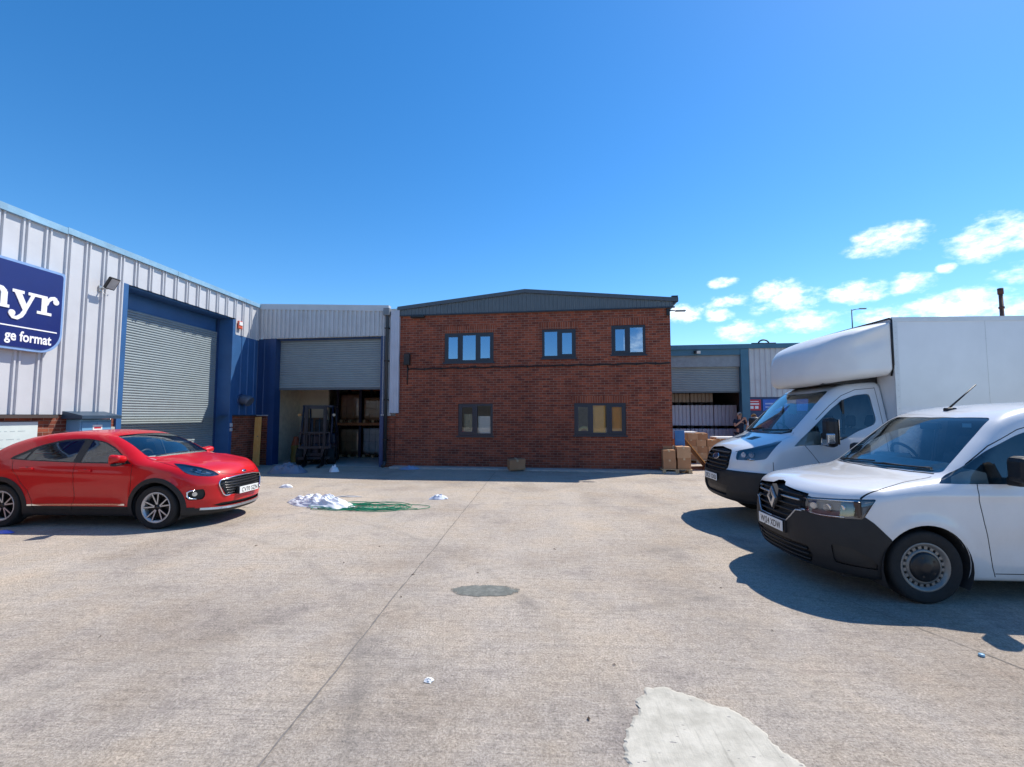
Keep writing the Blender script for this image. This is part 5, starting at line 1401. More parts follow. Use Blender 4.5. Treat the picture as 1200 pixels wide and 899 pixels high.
    b.cbox(2.75,3.2,-.62,.62,.45,.62,.05); b.cbox(3.15,3.3,-.62,.62,.5,1.08,.05); b.build('seat', M['seat'], v)
    steering(v, 1.62, .37, 1.03, -25)
    b = MB(); b.cbox(-.02,.03,-.11,.11,-.03,.03,.012,0,Matrix.Translation((1.80,0,1.33))); b.build('rear_view_mirror', M['black'], v)
    b = MB(); b.box(.3,3.9,-.62,.62,.17,.22); b.build('underbody', M['dark'], v)
    for y0, y1 in ((.60,-.02),(-.05,-.62)):
        b = MB(); b.tube([(1.08+.24*(abs(y_)/.905)**2.4+.015+.03*k/8, y_, ztop(F,1.08+.24*(abs(y_)/.905)**2.4+.015+.03*k/8,y_)+.010) for k, y_ in enumerate(np.linspace(y0,y1,9))], .008, 6); b.build('wiper', M['black'], v)
    zr = ztop(F, 3.32, 0); b = MB(); b.prism([(3.24,zr-.0),(3.44,zr-.05),(3.50,zr+.035),(3.44,zr+.05)],'y',-.018,.018); b.build('aerial_fin', M['black'], v)
    return v
red_car()

# ------------------------------------------------------------------ box van with roof fairing
def box_van():
    v = thing('box_van', 'white box van with bulging roof fairing and black grille behind the compact van', 'van', (2.93, 8.15, 0), 0)
    T0 = pchip([0,.08,.18,.35,.55,.72,.79,.87,1.15,1.46,1.60,1.82,2.2,2.4],[1.0,1.12,1.195,1.265,1.33,1.385,1.415,1.50,1.765,2.05,2.145,2.215,2.25,2.255])
    crown = pchip([0,.3,.8,1.4,2.3],[.05,.06,.03,.03,.05])
    shift = pchip([0,.9,1.5,2.3],[.18,.16,.10,.0])
    Wz = pchip([.25,.4,.6,.9,1.15,1.3,1.45,1.7,2.0,2.3],[.90,.945,.975,.995,.985,.965,.935,.875,.80,.71])
    Wx = pchip([0,.3,.6,1.0,2.3],[.04,.02,.005,.0,.0])
    Fz = pchip([.3,.42,.55,.75,.83,.87,1.0,1.15,1.25],[.14,.04,.0,.0,.01,.035,.06,.12,.20])
    wx, wz = 1.02, .345
    def F(x, y, z):
        ay = np.abs(y); q = ay/1.0
        xs = x-shift(x)*q**2.2
        top = z-(T0(xs)-crown(xs)*q**2)
        sl = np.clip((T0(xs+.01)-T0(xs-.01))/.02, -2, 2); top = top/np.sqrt(1+sl*sl)
        w = Wz(z)-Wx(x)
        r = np.hypot(x-wx, z-wz); w = w+.018*np.exp(-((r-.43)/.08)**2)-.012*np.exp(-((z-1.02)/.05)**2)*np.clip((x-1.2)/.3,0,1)
        fr = (Fz(z)+.40*q**3.2+.04*q**2)-x
        f = smax(ay-w, top, .12); f = smax(f, fr*.92, .11); f = smax(f, x-2.26, .06)
        return smax(f, .36-z, .06)
    B = Body(F, (-.06,-.06,.25), (2.34,1.06,2.34), .032)
    B.cut('bumper', [(-.2,.0),(-.2,.845),(.30,.845),(.62,.84),(.66,.6),(.66,.0)], 'side', lambda c, n: c.x < .7)
    B.cut('grille', rpoly([(0,.80),(.42,.80),(.47,.90),(.46,1.05),(.40,1.15),(0,1.185)], [0,.05,.05,.06,.1,0]), 'front', lambda c, n: n.x < -.2 and c.x < .4)
    B.cut('lower_grille', [(0,.44),(.42,.44),(.50,.60),(0,.62)], 'front', lambda c, n: n.x < -.3 and c.x < .3)
    B.cut('headlight', rpoly([(.52,1.01),(.80,1.02),(.98,1.05),(1.13,1.325),(1.05,1.30),(.75,1.205),(.52,1.15)], [.04,.03,.04,.02,.05,.06,.04]), 'diag', lambda c, n: c.y > .3 and c.x < .8)
    B.cut('side_window', rpoly([(.84,1.245),(.98,1.37),(1.2,1.565),(1.45,1.79),(1.65,1.935),(1.85,2.01),(2.06,2.03),(2.08,1.58),(1.78,1.465),(1.56,1.345),(1.25,1.27)], [.015,.03,.05,.06,.06,.06,.05,.10,.06,.06,.03]), 'side', lambda c, n: n.y > .15 and c.y > .70)
    B.cut('windscreen', rpoly([(.80,-.5),(.80,0),(.82,.3),(.875,.58),(.94,.73),(.98,.75),(1.52,.665),(1.55,.63),(1.475,.3),(1.465,0),(1.465,-.5)], [0,0,0,.05,.03,.03,.03,.03,0,0,0]), 'top', lambda c, n: n.z > .25 and .70 < c.x < 1.8 and n.y < .8, ['body'])
    for k in (0,):
        B.cut('vent', [(.50,.15),(.64,.15),(.66,.36),(.52,.34)], 'top', lambda c, n: n.z > .5, ['body'])
    B.cut('wheelhole', circ(wx, wz, .41, 44), 'side', lambda c, n: c.y > .5); B.cut('wheelhole', [(wx-.40,.0),(wx+.40,.0),(wx+.405,.34),(wx-.405,.34)], 'side', lambda c, n: c.y > .5)
    g = .008; BO = ['body']
    B.line('gap', [(1.0,1.255),(1.10,1.12),(1.22,.95),(1.36,.75),(1.44,.5)], g, 'side', SIDEF, BO)
    B.line('gap', [(2.16,2.13),(2.17,.45)], g, 'side', SIDEF, BO); B.line('gap', [(1.44,.47),(2.16,.47)], g, 'side', SIDEF, BO)
    B.line('gap', [(1.22,1.64),(1.45,1.85),(1.65,2.0),(1.87,2.09),(2.16,2.115)], g, 'side', SIDEF, BO)
    B.line('gap', [(.19,.50),(.28,.64),(.42,.745),(.60,.805),(.80,.815),(.93,.80)], .009, 'top', lambda c, n: n.z > .15 and c.z > 1.0, BO)
    B.line('gap', [(.53,.845),(.53,1.01)], g, 'side', lambda c, n: c.y > .5 and c.x < .7, BO)
    B.line('gap', [(.785,0),(.805,.3),(.86,.58),(.93,.745)], .028, 'top', lambda c, n: n.z > .25 and .7 < c.x < 1.1, BO)
    B.cut('door', [(1.004,1.255),(1.105,1.122),(1.225,.952),(1.364,.752),(1.444,.475),(2.165,.475),(2.156,2.11),(1.87,2.085),(1.65,1.995),(1.45,1.845),(1.22,1.635)], 'side', SIDEF, BO)
    B.make('body', 'body', M['truckw'], v); B.make('shut_lines', 'gap', M['black'], v, off=-.004); B.make('bumper', 'bumper', M['trimk'], v, off=.006, depth=.03)
    B.make('windscreen', 'windscreen', M['wind'], v, off=-.004)
    gr = B.make('grille', 'grille', M['black'], v, off=-.03, depth=-.035)
    b = MB()
    for z_ in (.86,.92,.98,1.04,1.10):
        b.tube([(Fzv(F, y_, z_)+.005, y_, z_) for y_ in np.linspace(-.42+.3*max(0,z_-1.0),.42-.3*max(0,z_-1.0),15)], .016, 6)
    b.build('grille_bar', M['trimk'], gr)
    b = MB(); bm = bmesh.new(); bmesh.ops.create_uvsphere(bm, u_segments=20, v_segments=10, radius=1)
    for q_ in bm.verts: q_.co = Vector((q_.co.x*.015, q_.co.y*.115, q_.co.z*.048))
    b.bm(bm, 0, None, True); e = b.build('emblem', plain('emblem_blue_grey',(.10,.13,.2),.2,.5), v, fix=False); e.location = (Fzv(F,0,1.03)-.005,0,1.03); e.rotation_euler = (0,R(20),0)
    b = MB(); b.tube([(0+.0,.115*math.cos(2*math.pi*k/24),.048*math.sin(2*math.pi*k/24)) for k in range(24)], .007, 6, closed=True); b.build('emblem_ring', M['chrome'], e)
    B.make('lower_grille', 'lower_grille', M['black'], v, off=-.03)
    B.make('vent', 'vent', M['black'], v, off=.003)
    for s in (1,-1):
        d = B.make('door', 'door', M['truckw'], v, side=s); B.make('window', 'side_window', M['vanglass'], d, off=-.004, side=s)
        b = MB(); b.box(1.615,1.645,.80*s-.01,.80*s+.01,1.42,1.93,0,Matrix.Translation((0,(.055*s),0))); b.build('window_divider', M['black'], d)
        b = MB(); b.cbox(1.98,2.13,min(.985*s,1.02*s),max(.985*s,1.02*s),1.12,1.16,.012); b.build('handle', M['trimk'], d)
        h = B.make('headlight', 'headlight', M['lens'], v, off=-.001, side=s); B.make('housing', 'headlight', M['lampin'], h, off=-.05, depth=-.048, side=s)
        b = MB()
        for xx, yy, zz, r in ((.26,.64,1.09,.05),(.335,.745,1.10,.05)):
            dd_ = Vector((-.8,.5*s,.1)); p = Vector((xx,yy*s,zz)); b.tube([p, p+dd_*.02], [r,r*.8], 18)
        b.cbox(.25,.33,min(.6*s,.84*s),max(.6*s,.84*s),1.025,1.045,.006); b.build('reflector', M['reflector'], h)
        m = bpy.data.objects.new('mirror', None); COL.objects.link(m); m.parent = v
        Mx = Matrix.Translation((1.24,1.17*s,1.47)) @ Matrix.Rotation(R(8*s),4,'Z')
        b = MB(); b.cbox(-.07,.08,-.12,.12,-.22,.20,.06,0,Mx); b.build('mirror_housing', M['black'], m)
        b = MB(); b.cbox(-.075,-.04,-.09,.11,-.20,-.09,.03,0,Mx) ; b.cbox(-.085,.02,.06 if s > 0 else -.128,.128 if s > 0 else -.06,-.17,-.02,.02,0,Mx); b.build('mirror_indicator', M['reflector'], m)
        b = MB(); b.box(.08,.084,-.10,.10,-.18,.17,0,Mx); b.build('mirror_glass', M['chrome'], m)
        b = MB(); b.cbox(-.02,.10,-.27 if s > 0 else .10,-.10 if s > 0 else .27,-.15,-.02,.03,0,Mx); b.build('mirror_arm', M['black'], m)
        wheel(v, (wx,.87*s,wz), .345, .235, .215, 'steel', s)
        wheel(v, (4.55,.88*s,wz), .345, .235, .215, 'steel', s)
    b = MB(); liner(b, wx, wz, .415, .5, .96); b.build('wheel_well', M['dark'], v)
    plate(v, 'EK21 OXB', -.022, .70)
    B.make('cabin_lining', ['body','door','gap'], M['interior'], v, off=-.035, flip=True, zmin=.7)
    b = MB(); b.prism([(.84,1.36),(.92,1.42),(1.25,1.46),(1.45,1.41),(1.52,1.15),(1.52,.9),(.9,.9)],'y',-.82,.82); b.build('dashboard', M['dash'], v)
    b = MB(); seat(b, 1.80,.48,.85); seat(b,1.80,-.10,.85); seat(b,1.80,-.58,.85); b.build('seat', M['seat'], v)
    steering(v, 1.46, .48, 1.42, -35)
    b = MB(); b.box(1.30,1.31,-.20,.06,1.72,1.96,0,Matrix.Translation((0,0,0))); b.build('screen_sticker', plain('sticker_pale',(.45,.5,.55),.5), v)
    for y0, y1 in ((.70,-.02),(-.06,-.74)):
        b = MB(); b.tube([(.825+.16*(abs(y_))**2.2+.03*k/8, y_, ztop(F,.825+.16*(abs(y_))**2.2+.03*k/8,y_)+.012) for k, y_ in enumerate(np.linspace(y0,y1,9))], .010, 6); b.build('wiper', M['black'], v)
    # chassis
    b = MB(); b.box(.6,6.2,-.42,.42,.42,.58); b.box(2.3,6.35,-.48,-.40,.55,.80); b.box(2.3,6.35,.40,.48,.55,.80); b.build('chassis', M['dark'], v)
    # cargo box
    b = MB(); X0, X1, Z0, Z1, HW = 2.265, 6.5, .80, 3.13, 1.055
    b.cbox(X0,X1,-HW,HW,Z0,Z1,.018); bx = b.build('cargo_box', M['truckw'], v)
    al_ = plain('box_edge_trim', (.62,.63,.64), .35, .25, .05, 4, dirt=.15)
    b = MB()
    for s in (1,-1):
        y0_, y1_ = (HW-.02,HW+.008) if s > 0 else (-HW-.008,-HW+.02)
        b.box(X0-.008,X1+.008,y0_,y1_,Z1-.06,Z1+.008); b.box(X0-.008,X1+.008,y0_,y1_,Z0-.03,Z0+.10); b.box(X0-.008,X0+.06,y0_,y1_,Z0+.10,Z1-.06); b.box(X1-.06,X1+.008,y0_,y1_,Z0+.10,Z1-.06)
    b.build('edge_trim', al_, bx)
    b = MB()
    for s in (1,-1):
        for x_ in (3.55,4.85):
            b.box(x_-.002,x_+.002,(HW+.0005)*s-.001,(HW+.0005)*s+.001,Z0+.1,Z1-.06)
        for k in range(26):
            x_ = X0+.03; z_ = Z0+.15+k*.085; b.cyl((x_,HW*s,z_),(x_,(HW+.011)*s,z_),.006,None,6)
    b.build('rivet', M['silver'], bx)
    # moulded roof fairing
    Tf = pchip([1.24,1.28,1.33,1.42,1.56,1.72,1.88,2.04,2.27],[2.50,2.65,2.745,2.83,2.92,2.99,3.035,3.075,3.135]); Bf = pchip([1.2,1.3,1.55,1.8,2.0,2.27],[2.20,2.14,2.185,2.225,2.245,2.28])
    def FF(x, y, z):
        ay = np.abs(y); q = ay/1.05
        xs = x-.10*q**2.5
        t = (z-(Tf(xs)-.03*q**2))*.75; bt = (Bf(x)+.02*q**2)-z
        # shallow scallop along the flank
        w = 1.052-.13*np.clip((1.75-x)/.6,0,1)**1.6-.05*np.clip((2.38-z)/.2,0,1)**1.5-.05*np.exp(-((z-(2.52+.30*(x-1.1)))/.10)**2)*np.clip((x-1.45)/.3,0,1)*np.clip((2.25-x)/.15,0,1)*.5
        fr = (1.25+.36*q**3.2+.30*np.clip(2.34-z,0,1)**1.3)-x
        kk = .24-.20*np.clip((x-1.5)/.7,0,1); f = smax(ay-w, t, kk); f = smax(f, bt, .12); f = smax(f, fr*.9, .17)
        return smax(f, x-2.24, .015)
    B2 = Body(FF, (1.04,-.08,2.0), (2.34,1.14,3.26), .034)
    B2.make('roof_fairing', 'body', M['grp'], v)
    b = MB()   # rubber seal between fairing and box
    pr = [(yy, zz) for yy, zz in [(-1.0,2.28),(-1.055,2.44),(-1.056,3.10),(-1.03,3.128),(1.03,3.128),(1.056,3.10),(1.055,2.44),(1.0,2.28)]]
    b.tube([(2.252,yy,zz) for yy, zz in pr], .013, 6); b.build('fairing_seal', M['black'], v)
    b = MB(); b.box(1.45,2.25,-.70,.70,2.18,2.30); b.build('fairing_support', M['black'], v)
    b = MB(); b.cbox(6.5,6.62,-1.0,1.0,.42,.56,.02); b.build('rear_bumper', M['black'], v)
    for s in (1,-1):
        b = MB(); b.cbox(6.49,6.54,min(.8*s,1.0*s),max(.8*s,1.0*s),.62,.78,.01); b.build('tail_lamp', M['red'], v)
        b = MB(); b.cbox(2.5,4.0,min(.98*s,1.02*s),max(.98*s,1.02*s),.42,.74,.02); b.build('side_guard', al_, v)
    return v
box_van()
# ------------------------------------------------------------------ goods, litter, people
from mathutils import noise as mn
M['film'] = plain('clear_stretch_film', (.72,.74,.76), .25, 0, .06, 6, bump=.4, bscale=14)
def T(Y): return None
def pxg(px, py, z=0.0):
    """ground point seen at a photo pixel (used to read the plan off the photograph)"""
    a = math.atan(30/550); p = math.atan(37.5/550)
    fw = Vector((-math.sin(a)*math.cos(p), math.cos(a)*math.cos(p), math.sin(p))); rt_ = Vector((math.cos(a), math.sin(a), 0)); up = rt_.cross(fw)
    d = fw+rt_*((px-600)/550)-up*((py-449.5)/550); t = (z-1.7)/d.z
    return (d.x*t, d.y*t)

def pallet_mb(b, w, d, z=0.0):
    for x in (-w/2+.05, 0, w/2-.05): b.box(x-.05,x+.05,-d/2,d/2,z,z+.022); 
    for y in (-d/2+.05, 0, d/2-.05):
        for x in (-w/2+.06, 0, w/2-.06): b.box(x-.05,x+.05,y-.05,y+.05,z+.022,z+.10)
    n = 6
    for k in range(n):
        y = -d/2+(k+.5)*d/n; b.box(-w/2,w/2,y-d/n*.38,y+d/n*.38,z+.10,z+.122)
    return b
def pallet_thing(label, loc, rz, w, d, group=None):
    t = thing('pallet', label, 'pallet', loc, rz, group)
    b = MB(); pallet_mb(b, w, d); b.build('deck', M['pallet'], t); return t
def carton(label, loc, rz, w, d, h, mat=None, group=None, open_=False, dent=0):
    t = thing('carton', label, 'cardboard box', loc, rz, group)
    b = MB(); rn = random.Random(int(abs(loc[0]*991+loc[1]*77+loc[2]*131)))
    bm = bmesh.new(); bmesh.ops.create_cube(bm, size=1); bmesh.ops.subdivide_edges(bm, edges=bm.edges[:], cuts=3, use_grid_fill=True)
    for v in bm.verts:
        v.co = Vector((v.co.x*w, v.co.y*d, (v.co.z+.5)*h))
        s = .006+dent; nv = mn.noise_vector(v.co*4+Vector((loc[0],loc[1],loc[2])*1)); v.co += Vector((nv.x, nv.y, nv.z*(1 if v.co.z > .02 else 0)))*s
    b.bm(bm); b.build('box_body', mat or M['card'], t, fix=False, bevel=.004)
    b = MB(); b.box(-.028,.028,-d/2-.008-dent*.5,d/2+.008,h*.82,h+.007+dent*.5); b.build('tape', M['tape'], t)
    return t

# --- pallet of cartons at the brick corner
px0 = (3.98, 14.30)
pt = pallet_thing('wooden pallet of brown boxes against the brick office corner', (px0[0]+.14, px0[1]+.2, .0), -.09, .86, .70)
for x, y, z, w, d, h, lab in [(-.20,-.12,.123,.36,.36,.27,'lower left brown box on the pallet by the brick corner'),(-.21,-.12,.395,.36,.36,.28,'upper left brown box on the pallet by the brick corner'),
                              (.21,-.10,.123,.37,.38,.32,'lower right brown box on the pallet by the brick corner'),(.21,-.11,.445,.38,.38,.33,'tallest brown box, upper right on the pallet by the brick corner'),
                              (-.02,.22,.123,.6,.24,.66,'wide brown box at the back of the pallet by the brick corner')]:
    c, s = math.cos(-.09), math.sin(-.09)
    carton(lab, (px0[0]+.14+x*c-y*s, px0[1]+.2+x*s+y*c, z), -.09+random.uniform(-.05,.05), w, d, h, M['card'] if z < .4 else M['card2'])
bb = thing('blue_sheet', 'upright blue plastic sheet standing behind the boxes at the brick corner', 'plastic sheet', (4.36, 14.72, 0), -.05)
b = MB(); b.cbox(-.15,.15,-.02,.02,0,1.24,.012,0,Matrix.Rotation(R(-5),4,'X')); b.build('panel', plain('sheet_blue',(.03,.16,.40),.4), bb)
# --- leaning boards
lbd = thing('leaning_board', 'tall dark plywood board leaning diagonally between the two box pallets', 'board', (5.05, 15.6, 0), 0)
Mx = Matrix.Rotation(R(-8),4,'Z') @ Matrix.Translation((.42,0,0)) @ Matrix.Rotation(R(-38),4,'Y')
b = MB(); b.box(-.025,.0,-.55,.75,0,1.42,0,Mx); b.build('panel', M['ply'], lbd)
b = MB(); b.box(-.0235,-.002,-.562,-.5505,0,1.42,0,Mx); b.build('pale_edge', M['wood'], lbd)
# --- second pallet with a block of cartons
q = (5.75, 17.7); rz = -.12
pallet_thing('wooden pallet under the taller block of brown boxes beyond the leaning board', (q[0], q[1], 0), rz, 1.42, 1.0)
rows = ['bottom','middle','upper','top']; cols = ['left','second','third','right']; k = 0
for r in range(4):
    for cidx in range(4 if r < 3 else 3):
        w = .335; x = -.52+cidx*.345+(.05 if r % 2 else 0); h = .232
        c, s = math.cos(rz), math.sin(rz)
        carton('%s %s brown box of the tall block beyond the leaning board' % (rows[r], cols[cidx]), (q[0]+x*c, q[1]+x*s, .123+r*(h+.004)), rz+random.uniform(-.05,.05), w, .8, h, M['card'] if (r+cidx) % 2 else M['card2'])
pp = thing('paper_sheets', 'loose white sheets lying on top of the tall block of boxes', 'paper', (q[0]-.25, q[1]+.05, (.123+4*.236)))
b = MB(); b.cbox(-.25,.22,-.3,.3,.0,.03,.006); b.cbox(-.15,.3,-.25,.35,.03,.045,.004); b.build('sheet', M['white'], pp)
q2 = (6.95, 18.0)
pallet_thing('low pallet of small brown boxes beside the box van bonnet', (q2[0], q2[1], 0), rz, .9, .9)
for r in range(3):
    for cidx in range(2):
        c, s = math.cos(rz), math.sin(rz); x = -.22+cidx*.44
        carton('%s %s small brown box on the low pallet beside the box van' % (['bottom','middle','top'][r], ['left','right'][cidx]), (q2[0]+x*c, q2[1]+x*s, .123+r*.244), rz+random.uniform(-.06,.06), .42, .7, .24, M['card2'] if (r+cidx) % 2 else M['card'])
ws = thing('white_tray', 'white tray laid on the low pallet of small boxes', 'tray', (q2[0], q2[1], .123+3*.244))
b = MB(); b.cbox(-.42,.42,-.35,.35,0,.06,.012); b.build('tray_body', M['white'], ws)

# --- white wrapped pallets inside the rear unit
wrap = plain('white_wrapped_goods', (.62,.62,.72), .45, 0, .06, 3)
wrapb = plain('brown_wrapped_goods', (.36,.29,.22), .5, 0, .1, 3)
tiers = ['bottom','middle','top']
for r in range(3):
    for cidx in range(4):
        w = 1.02; x = 2.42+cidx*(w+.03)-.45; z = .0+r*1.10
        if r == 2 and cidx == 3: continue
        lab = '%s tier wrapped pallet, %s column inside the rear unit' % (tiers[r], ['first','second','third','fourth'][cidx])
        t = thing('wrapped_pallet', ('white ' if r < 2 else 'brown ')+lab, 'wrapped goods', onF(RA, x+w/2, 1.9, z), ANG, 'wrapped pallets stacked in the rear unit')
        b = MB(); pallet_mb(b, w, 1.0); b.build('pallet_base', M['dark'], t)
        b = MB(); prof = []; nb = 6
        for k in range(nb):
            xa = -w/2+k*w/nb; xb = xa+w/nb
            b.cbox(xa+.002,xb-.002,-.5,.5,.125,1.09 if r < 2 else .55,.03)
        b.build('load', wrap if r < 2 else wrapb, t)

# --- racking and goods in the loading unit
rk = thing('pallet_rack', 'dark steel pallet rack with orange beam inside the loading unit', 'rack', onF(UA, 1.15, 3.1, 0), ANG)
RXS = [0, 1.0, 2.0, 3.0]
for x in RXS:
    for y in (0, 1.0):
        b = MB(); b.box(x-.05,x+.05,y-.04,y+.04,.012,4.2); b.build('upright', plain('rack_blue',(.03,.03,.06),.5), rk)
for z in (1.30, 2.75):
    for y in (-.05, 1.05):
        b = MB(); b.box(-.05,3.05,y-.03,y+.03,z,z+.11); b.build('beam', plain('rack_orange',(.34,.13,.05),.5), rk)
gl = ['left','middle','right']
for lev, z in enumerate((.012, 1.412, 2.862)):
    for i in range(3):
        if lev == 2 and i == 1: continue
        t = thing('wrapped_pallet', '%s film wrapped pallet of boxes in the %s bay of the rack' % (['floor level','middle level','upper level'][lev], gl[i]), 'wrapped goods', onF(UA, 1.15+.5+i*1.0, 3.6, z), ANG, 'film wrapped pallets in the rack')
        b = MB(); pallet_mb(b, .84, .9); b.build('pallet_base', M['pallet'], t)
        b = MB(); rn = random.Random(lev*7+i); hh = [1.02,1.05,.9][(lev+i) % 3]; n = 4
        for r in range(n):
            for c_ in range(3): b.cbox(-.41+c_*.273+.003,-.41+(c_+1)*.273-.003,-.44+rn.uniform(-.01,.01),.44,.124+r*hh/n,.124+(r+1)*hh/n-.004,.008)
        b.build('load', [M['card2'], plain('pale_wrapped',(.72,.70,.68),.4,0,.1,4), M['card']][(lev*2+i) % 3], t)
        bm = bmesh.new(); bmesh.ops.create_cube(bm, size=1); bmesh.ops.subdivide_edges(bm, edges=bm.edges[:], cuts=5, use_grid_fill=True)
        for v in bm.verts:
            v.co = Vector((v.co.x*.86, v.co.y*.92, (v.co.z+.5)*(hh+.02)+.115)); nv = mn.noise_vector(v.co*5+Vector((i*3,lev*5,0))); v.co += nv*.012
        b = MB(); b.bm(bm, 0, None, True); b.build('film', glass_mat('stretch_film',(.86,.87,.88),.05,.18), t, fix=False)
bw = thing('brown_sheet', 'large brown hardboard sheet leaning on the tan wall inside the loading unit', 'board', onF(UA, .55, 2.25, .012), ANG)
Mx = Matrix.Rotation(R(-9),4,'X'); b = MB(); b.box(-.55,.40,0,.02,0,1.62,0,Mx); b.build('panel', plain('hardboard',(.20,.12,.075),.7,0,.1,2), bw)
bs2 = thing('wall_strip', 'white strip of wall between the tan partition and the rack', 'wall', onF(UA, 2.0, 6.0, .012), ANG)
b = MB(); b.box(0,2.6,0,.08,0,4.9); b.build('panel', plain('pale_wall',(.42,.38,.38),.8), bs2)

# --- forklift
fk = thing('forklift', 'dark navy forklift facing out of the half open shutter', 'forklift', onF(UA, 1.98, .15, 0), ANG+.36)
nav = plain('forklift_navy', (.018,.022,.045), .45, 0, .15, 3); ste = plain('mast_steel', (.028,.03,.036), .4, .4, .2, 4)
for s in (1,-1):
    b = MB(); b.box(s*.30-.055,s*.30+.055,-.10,.02,.05,2.02); b.box(s*.30-.02,s*.30+.02,-.12,-.10,.05,2.0); b.build('mast_rail', ste, fk)
    b = MB(); b.prism([(-.20,.02),(-.20,.60),(-.16,.60),(-.16,.065),(-1.05,.045),(-1.05,.028)],'x',s*.28-.055,s*.28+.055); b.build('fork', ste, fk)
    b = MB(); b.lathe([(.10,-.12),(.28,-.12),(.30,-.09),(.30,.09),(.28,.12),(.10,.12)],(s*.50,.25,.30),'x',28); b.build('wheel', M['rubber'], fk)
    b = MB(); b.lathe([(.08,-.09),(.22,-.09),(.24,-.07),(.24,.07),(.22,.09),(.08,.09)],(s*.45,1.55,.24),'x',24); b.build('wheel', M['rubber'], fk)
    b = MB(); b.tube([(s*.47,.15,.75),(s*.49,.22,1.4),(s*.48,.42,2.02)],.035,8); b.tube([(s*.45,1.5,.9),(s*.46,1.4,2.02)],.035,8); b.build('guard_post', nav, fk)
    b = MB(); b.cyl((s*.56,.16,1.72),(s*.56,.10,1.72),.045,.05,16); b.tube([(s*.49,.2,1.72),(s*.56,.16,1.72)],.014); b.build('headlamp', plain('lamp_amber' if s < 0 else 'lamp_clear',(.45,.2,.05) if s < 0 else (.5,.45,.33),.3), fk)
b = MB()
for z in (.32,1.05,1.93): b.box(-.26,.26,-.06,.0,z,z+.10)
b.build('crossbar', ste, fk)
b = MB(); b.tube([(-.12,-.02,.1),(-.12,-.02,1.6)],.03,10); b.tube([(.12,-.02,.1),(.12,-.02,1.6)],.03,10); b.build('lift_cylinder', ste, fk)
b = MB(); b.box(-.50,.50,-.20,-.14,.22,.30); b.box(-.50,.50,-.20,-.14,.58,.66); 
for k in range(7): x = -.48+k*.16; b.box(x-.014,x+.014,-.19,-.16,.66,1.12)
b.box(-.50,.50,-.195,-.155,1.10,1.14); b.build('carriage', ste, fk)
b = MB(); b.cbox(-.50,.50,.10,1.0,.25,.72,.04); b.cbox(-.52,.52,.95,1.85,.30,1.05,.10); b.cbox(-.46,.46,.12,.30,.70,1.02,.04); b.build('body', nav, fk)
b = MB(); b.cbox(-.24,.24,.75,1.15,.98,1.10,.04); b.cbox(-.24,.24,1.12,1.24,1.05,1.55,.04); b.build('seat', M['black'], fk)
b = MB(); b.tube([(.15*math.cos(2*math.pi*k/20),.48+.05*math.sin(2*math.pi*k/20),1.18+.13*math.sin(2*math.pi*k/20)) for k in range(20)],.014,6,closed=True); b.tube([(0,.48,1.18),(0,.30,.95)],.02); b.build('steering_wheel', M['black'], fk)
b = MB(); b.box(-.52,.52,.40,.46,2.0,2.06); b.box(-.52,.52,1.36,1.42,2.0,2.06); b.box(-.52,-.46,.40,1.42,2.0,2.06); b.box(.46,.52,.40,1.42,2.0,2.06)
for k in range(5): x = -.36+k*.18; b.box(x-.015,x+.015,.46,1.36,2.01,2.05)
b.build('overhead_guard', nav, fk)
b = MB(); b.tube([(-.34,.12,.9),(-.40,.0,1.5),(-.38,-.03,1.9)],.012,6); b.tube([(.34,.12,.9),(.42,.0,1.5),(.36,-.03,1.9)],.012,6); b.build('hose', M['black'], fk)

# --- crumpled heaps
def heap(name, label, cat, x, y, rx, ry, h, rot, mat, seed, rough=1.0, n=34, m=12, part='sheet'):
    t = thing(name, label, cat, (x, y, 0), rot)
    vs = []; fs = []; sd = Vector((seed*3.7, seed*1.3, seed*.7))
    for j in range(m+1):
        r = j/m
        for k in range(n):
            a = 2*math.pi*k/n; ca, sa = math.cos(a), math.sin(a)
            e = 1+.30*mn.noise(Vector((ca*1.3,sa*1.3,0))+sd)+.12*mn.noise(Vector((ca*4,sa*4,0))+sd)
            px_, py_ = ca*r*e, sa*r*e; p = Vector((px_*1.7,py_*1.7,0))+sd
            f1 = abs(mn.noise(p*1.6)); f2 = abs(mn.noise(p*3.7)); f3 = abs(mn.noise(p*8))+.2*abs(mn.noise(p*19))
            zz = (1-r**2.2)*(.45+.75*f1)+(.36*(1-f2*2)+.20*(1-f3*2))*rough*(1-r**4)*.55
            zz = max(zz, 0)*h
            if j == m: zz = 0
            vs.append((px_*rx+mn.noise(p*5+sd)*.02, py_*ry+mn.noise(p*5-sd)*.02, max(zz,0)+.004))
    fs = [(j*n+k, j*n+(k+1)%n, (j+1)*n+(k+1)%n, (j+1)*n+k) for j in range(m) for k in range(n)]
    b = MB(); b.add(vs, fs, 0, True); o = b.build(part, mat, t)
    md = o.modifiers.new('Subdivision', 'SUBSURF'); md.levels = md.render_levels = 1
    return t
M['polyw'] = plain('white_polythene', (.80,.81,.83), .28, 0, .04, 6, bump=.5, bscale=18)
M['polyg'] = plain('grey_blue_tarp', (.16,.19,.25), .4, 0, .12, 4, bump=.4, bscale=12)
heap('plastic_sheet', 'crumpled heap of white plastic sheet beside the green strapping', 'plastic sheet', -4.16, 8.90, .86, .30, .20, -.46, M['polyw'], 2, n=96, m=34)
heap('tarpaulin', 'grey blue tarpaulin heap in front of the forklift', 'tarpaulin', -7.42, 13.75, .56, .36, .30, .1, M['polyg'], 5, n=44, m=14)
heap('plastic_bag', 'small white crumpled bag beside the forklift fork', 'bag', -6.15, 14.02, .15, .12, .22, .2, M['polyw'], 7, n=24, m=9)
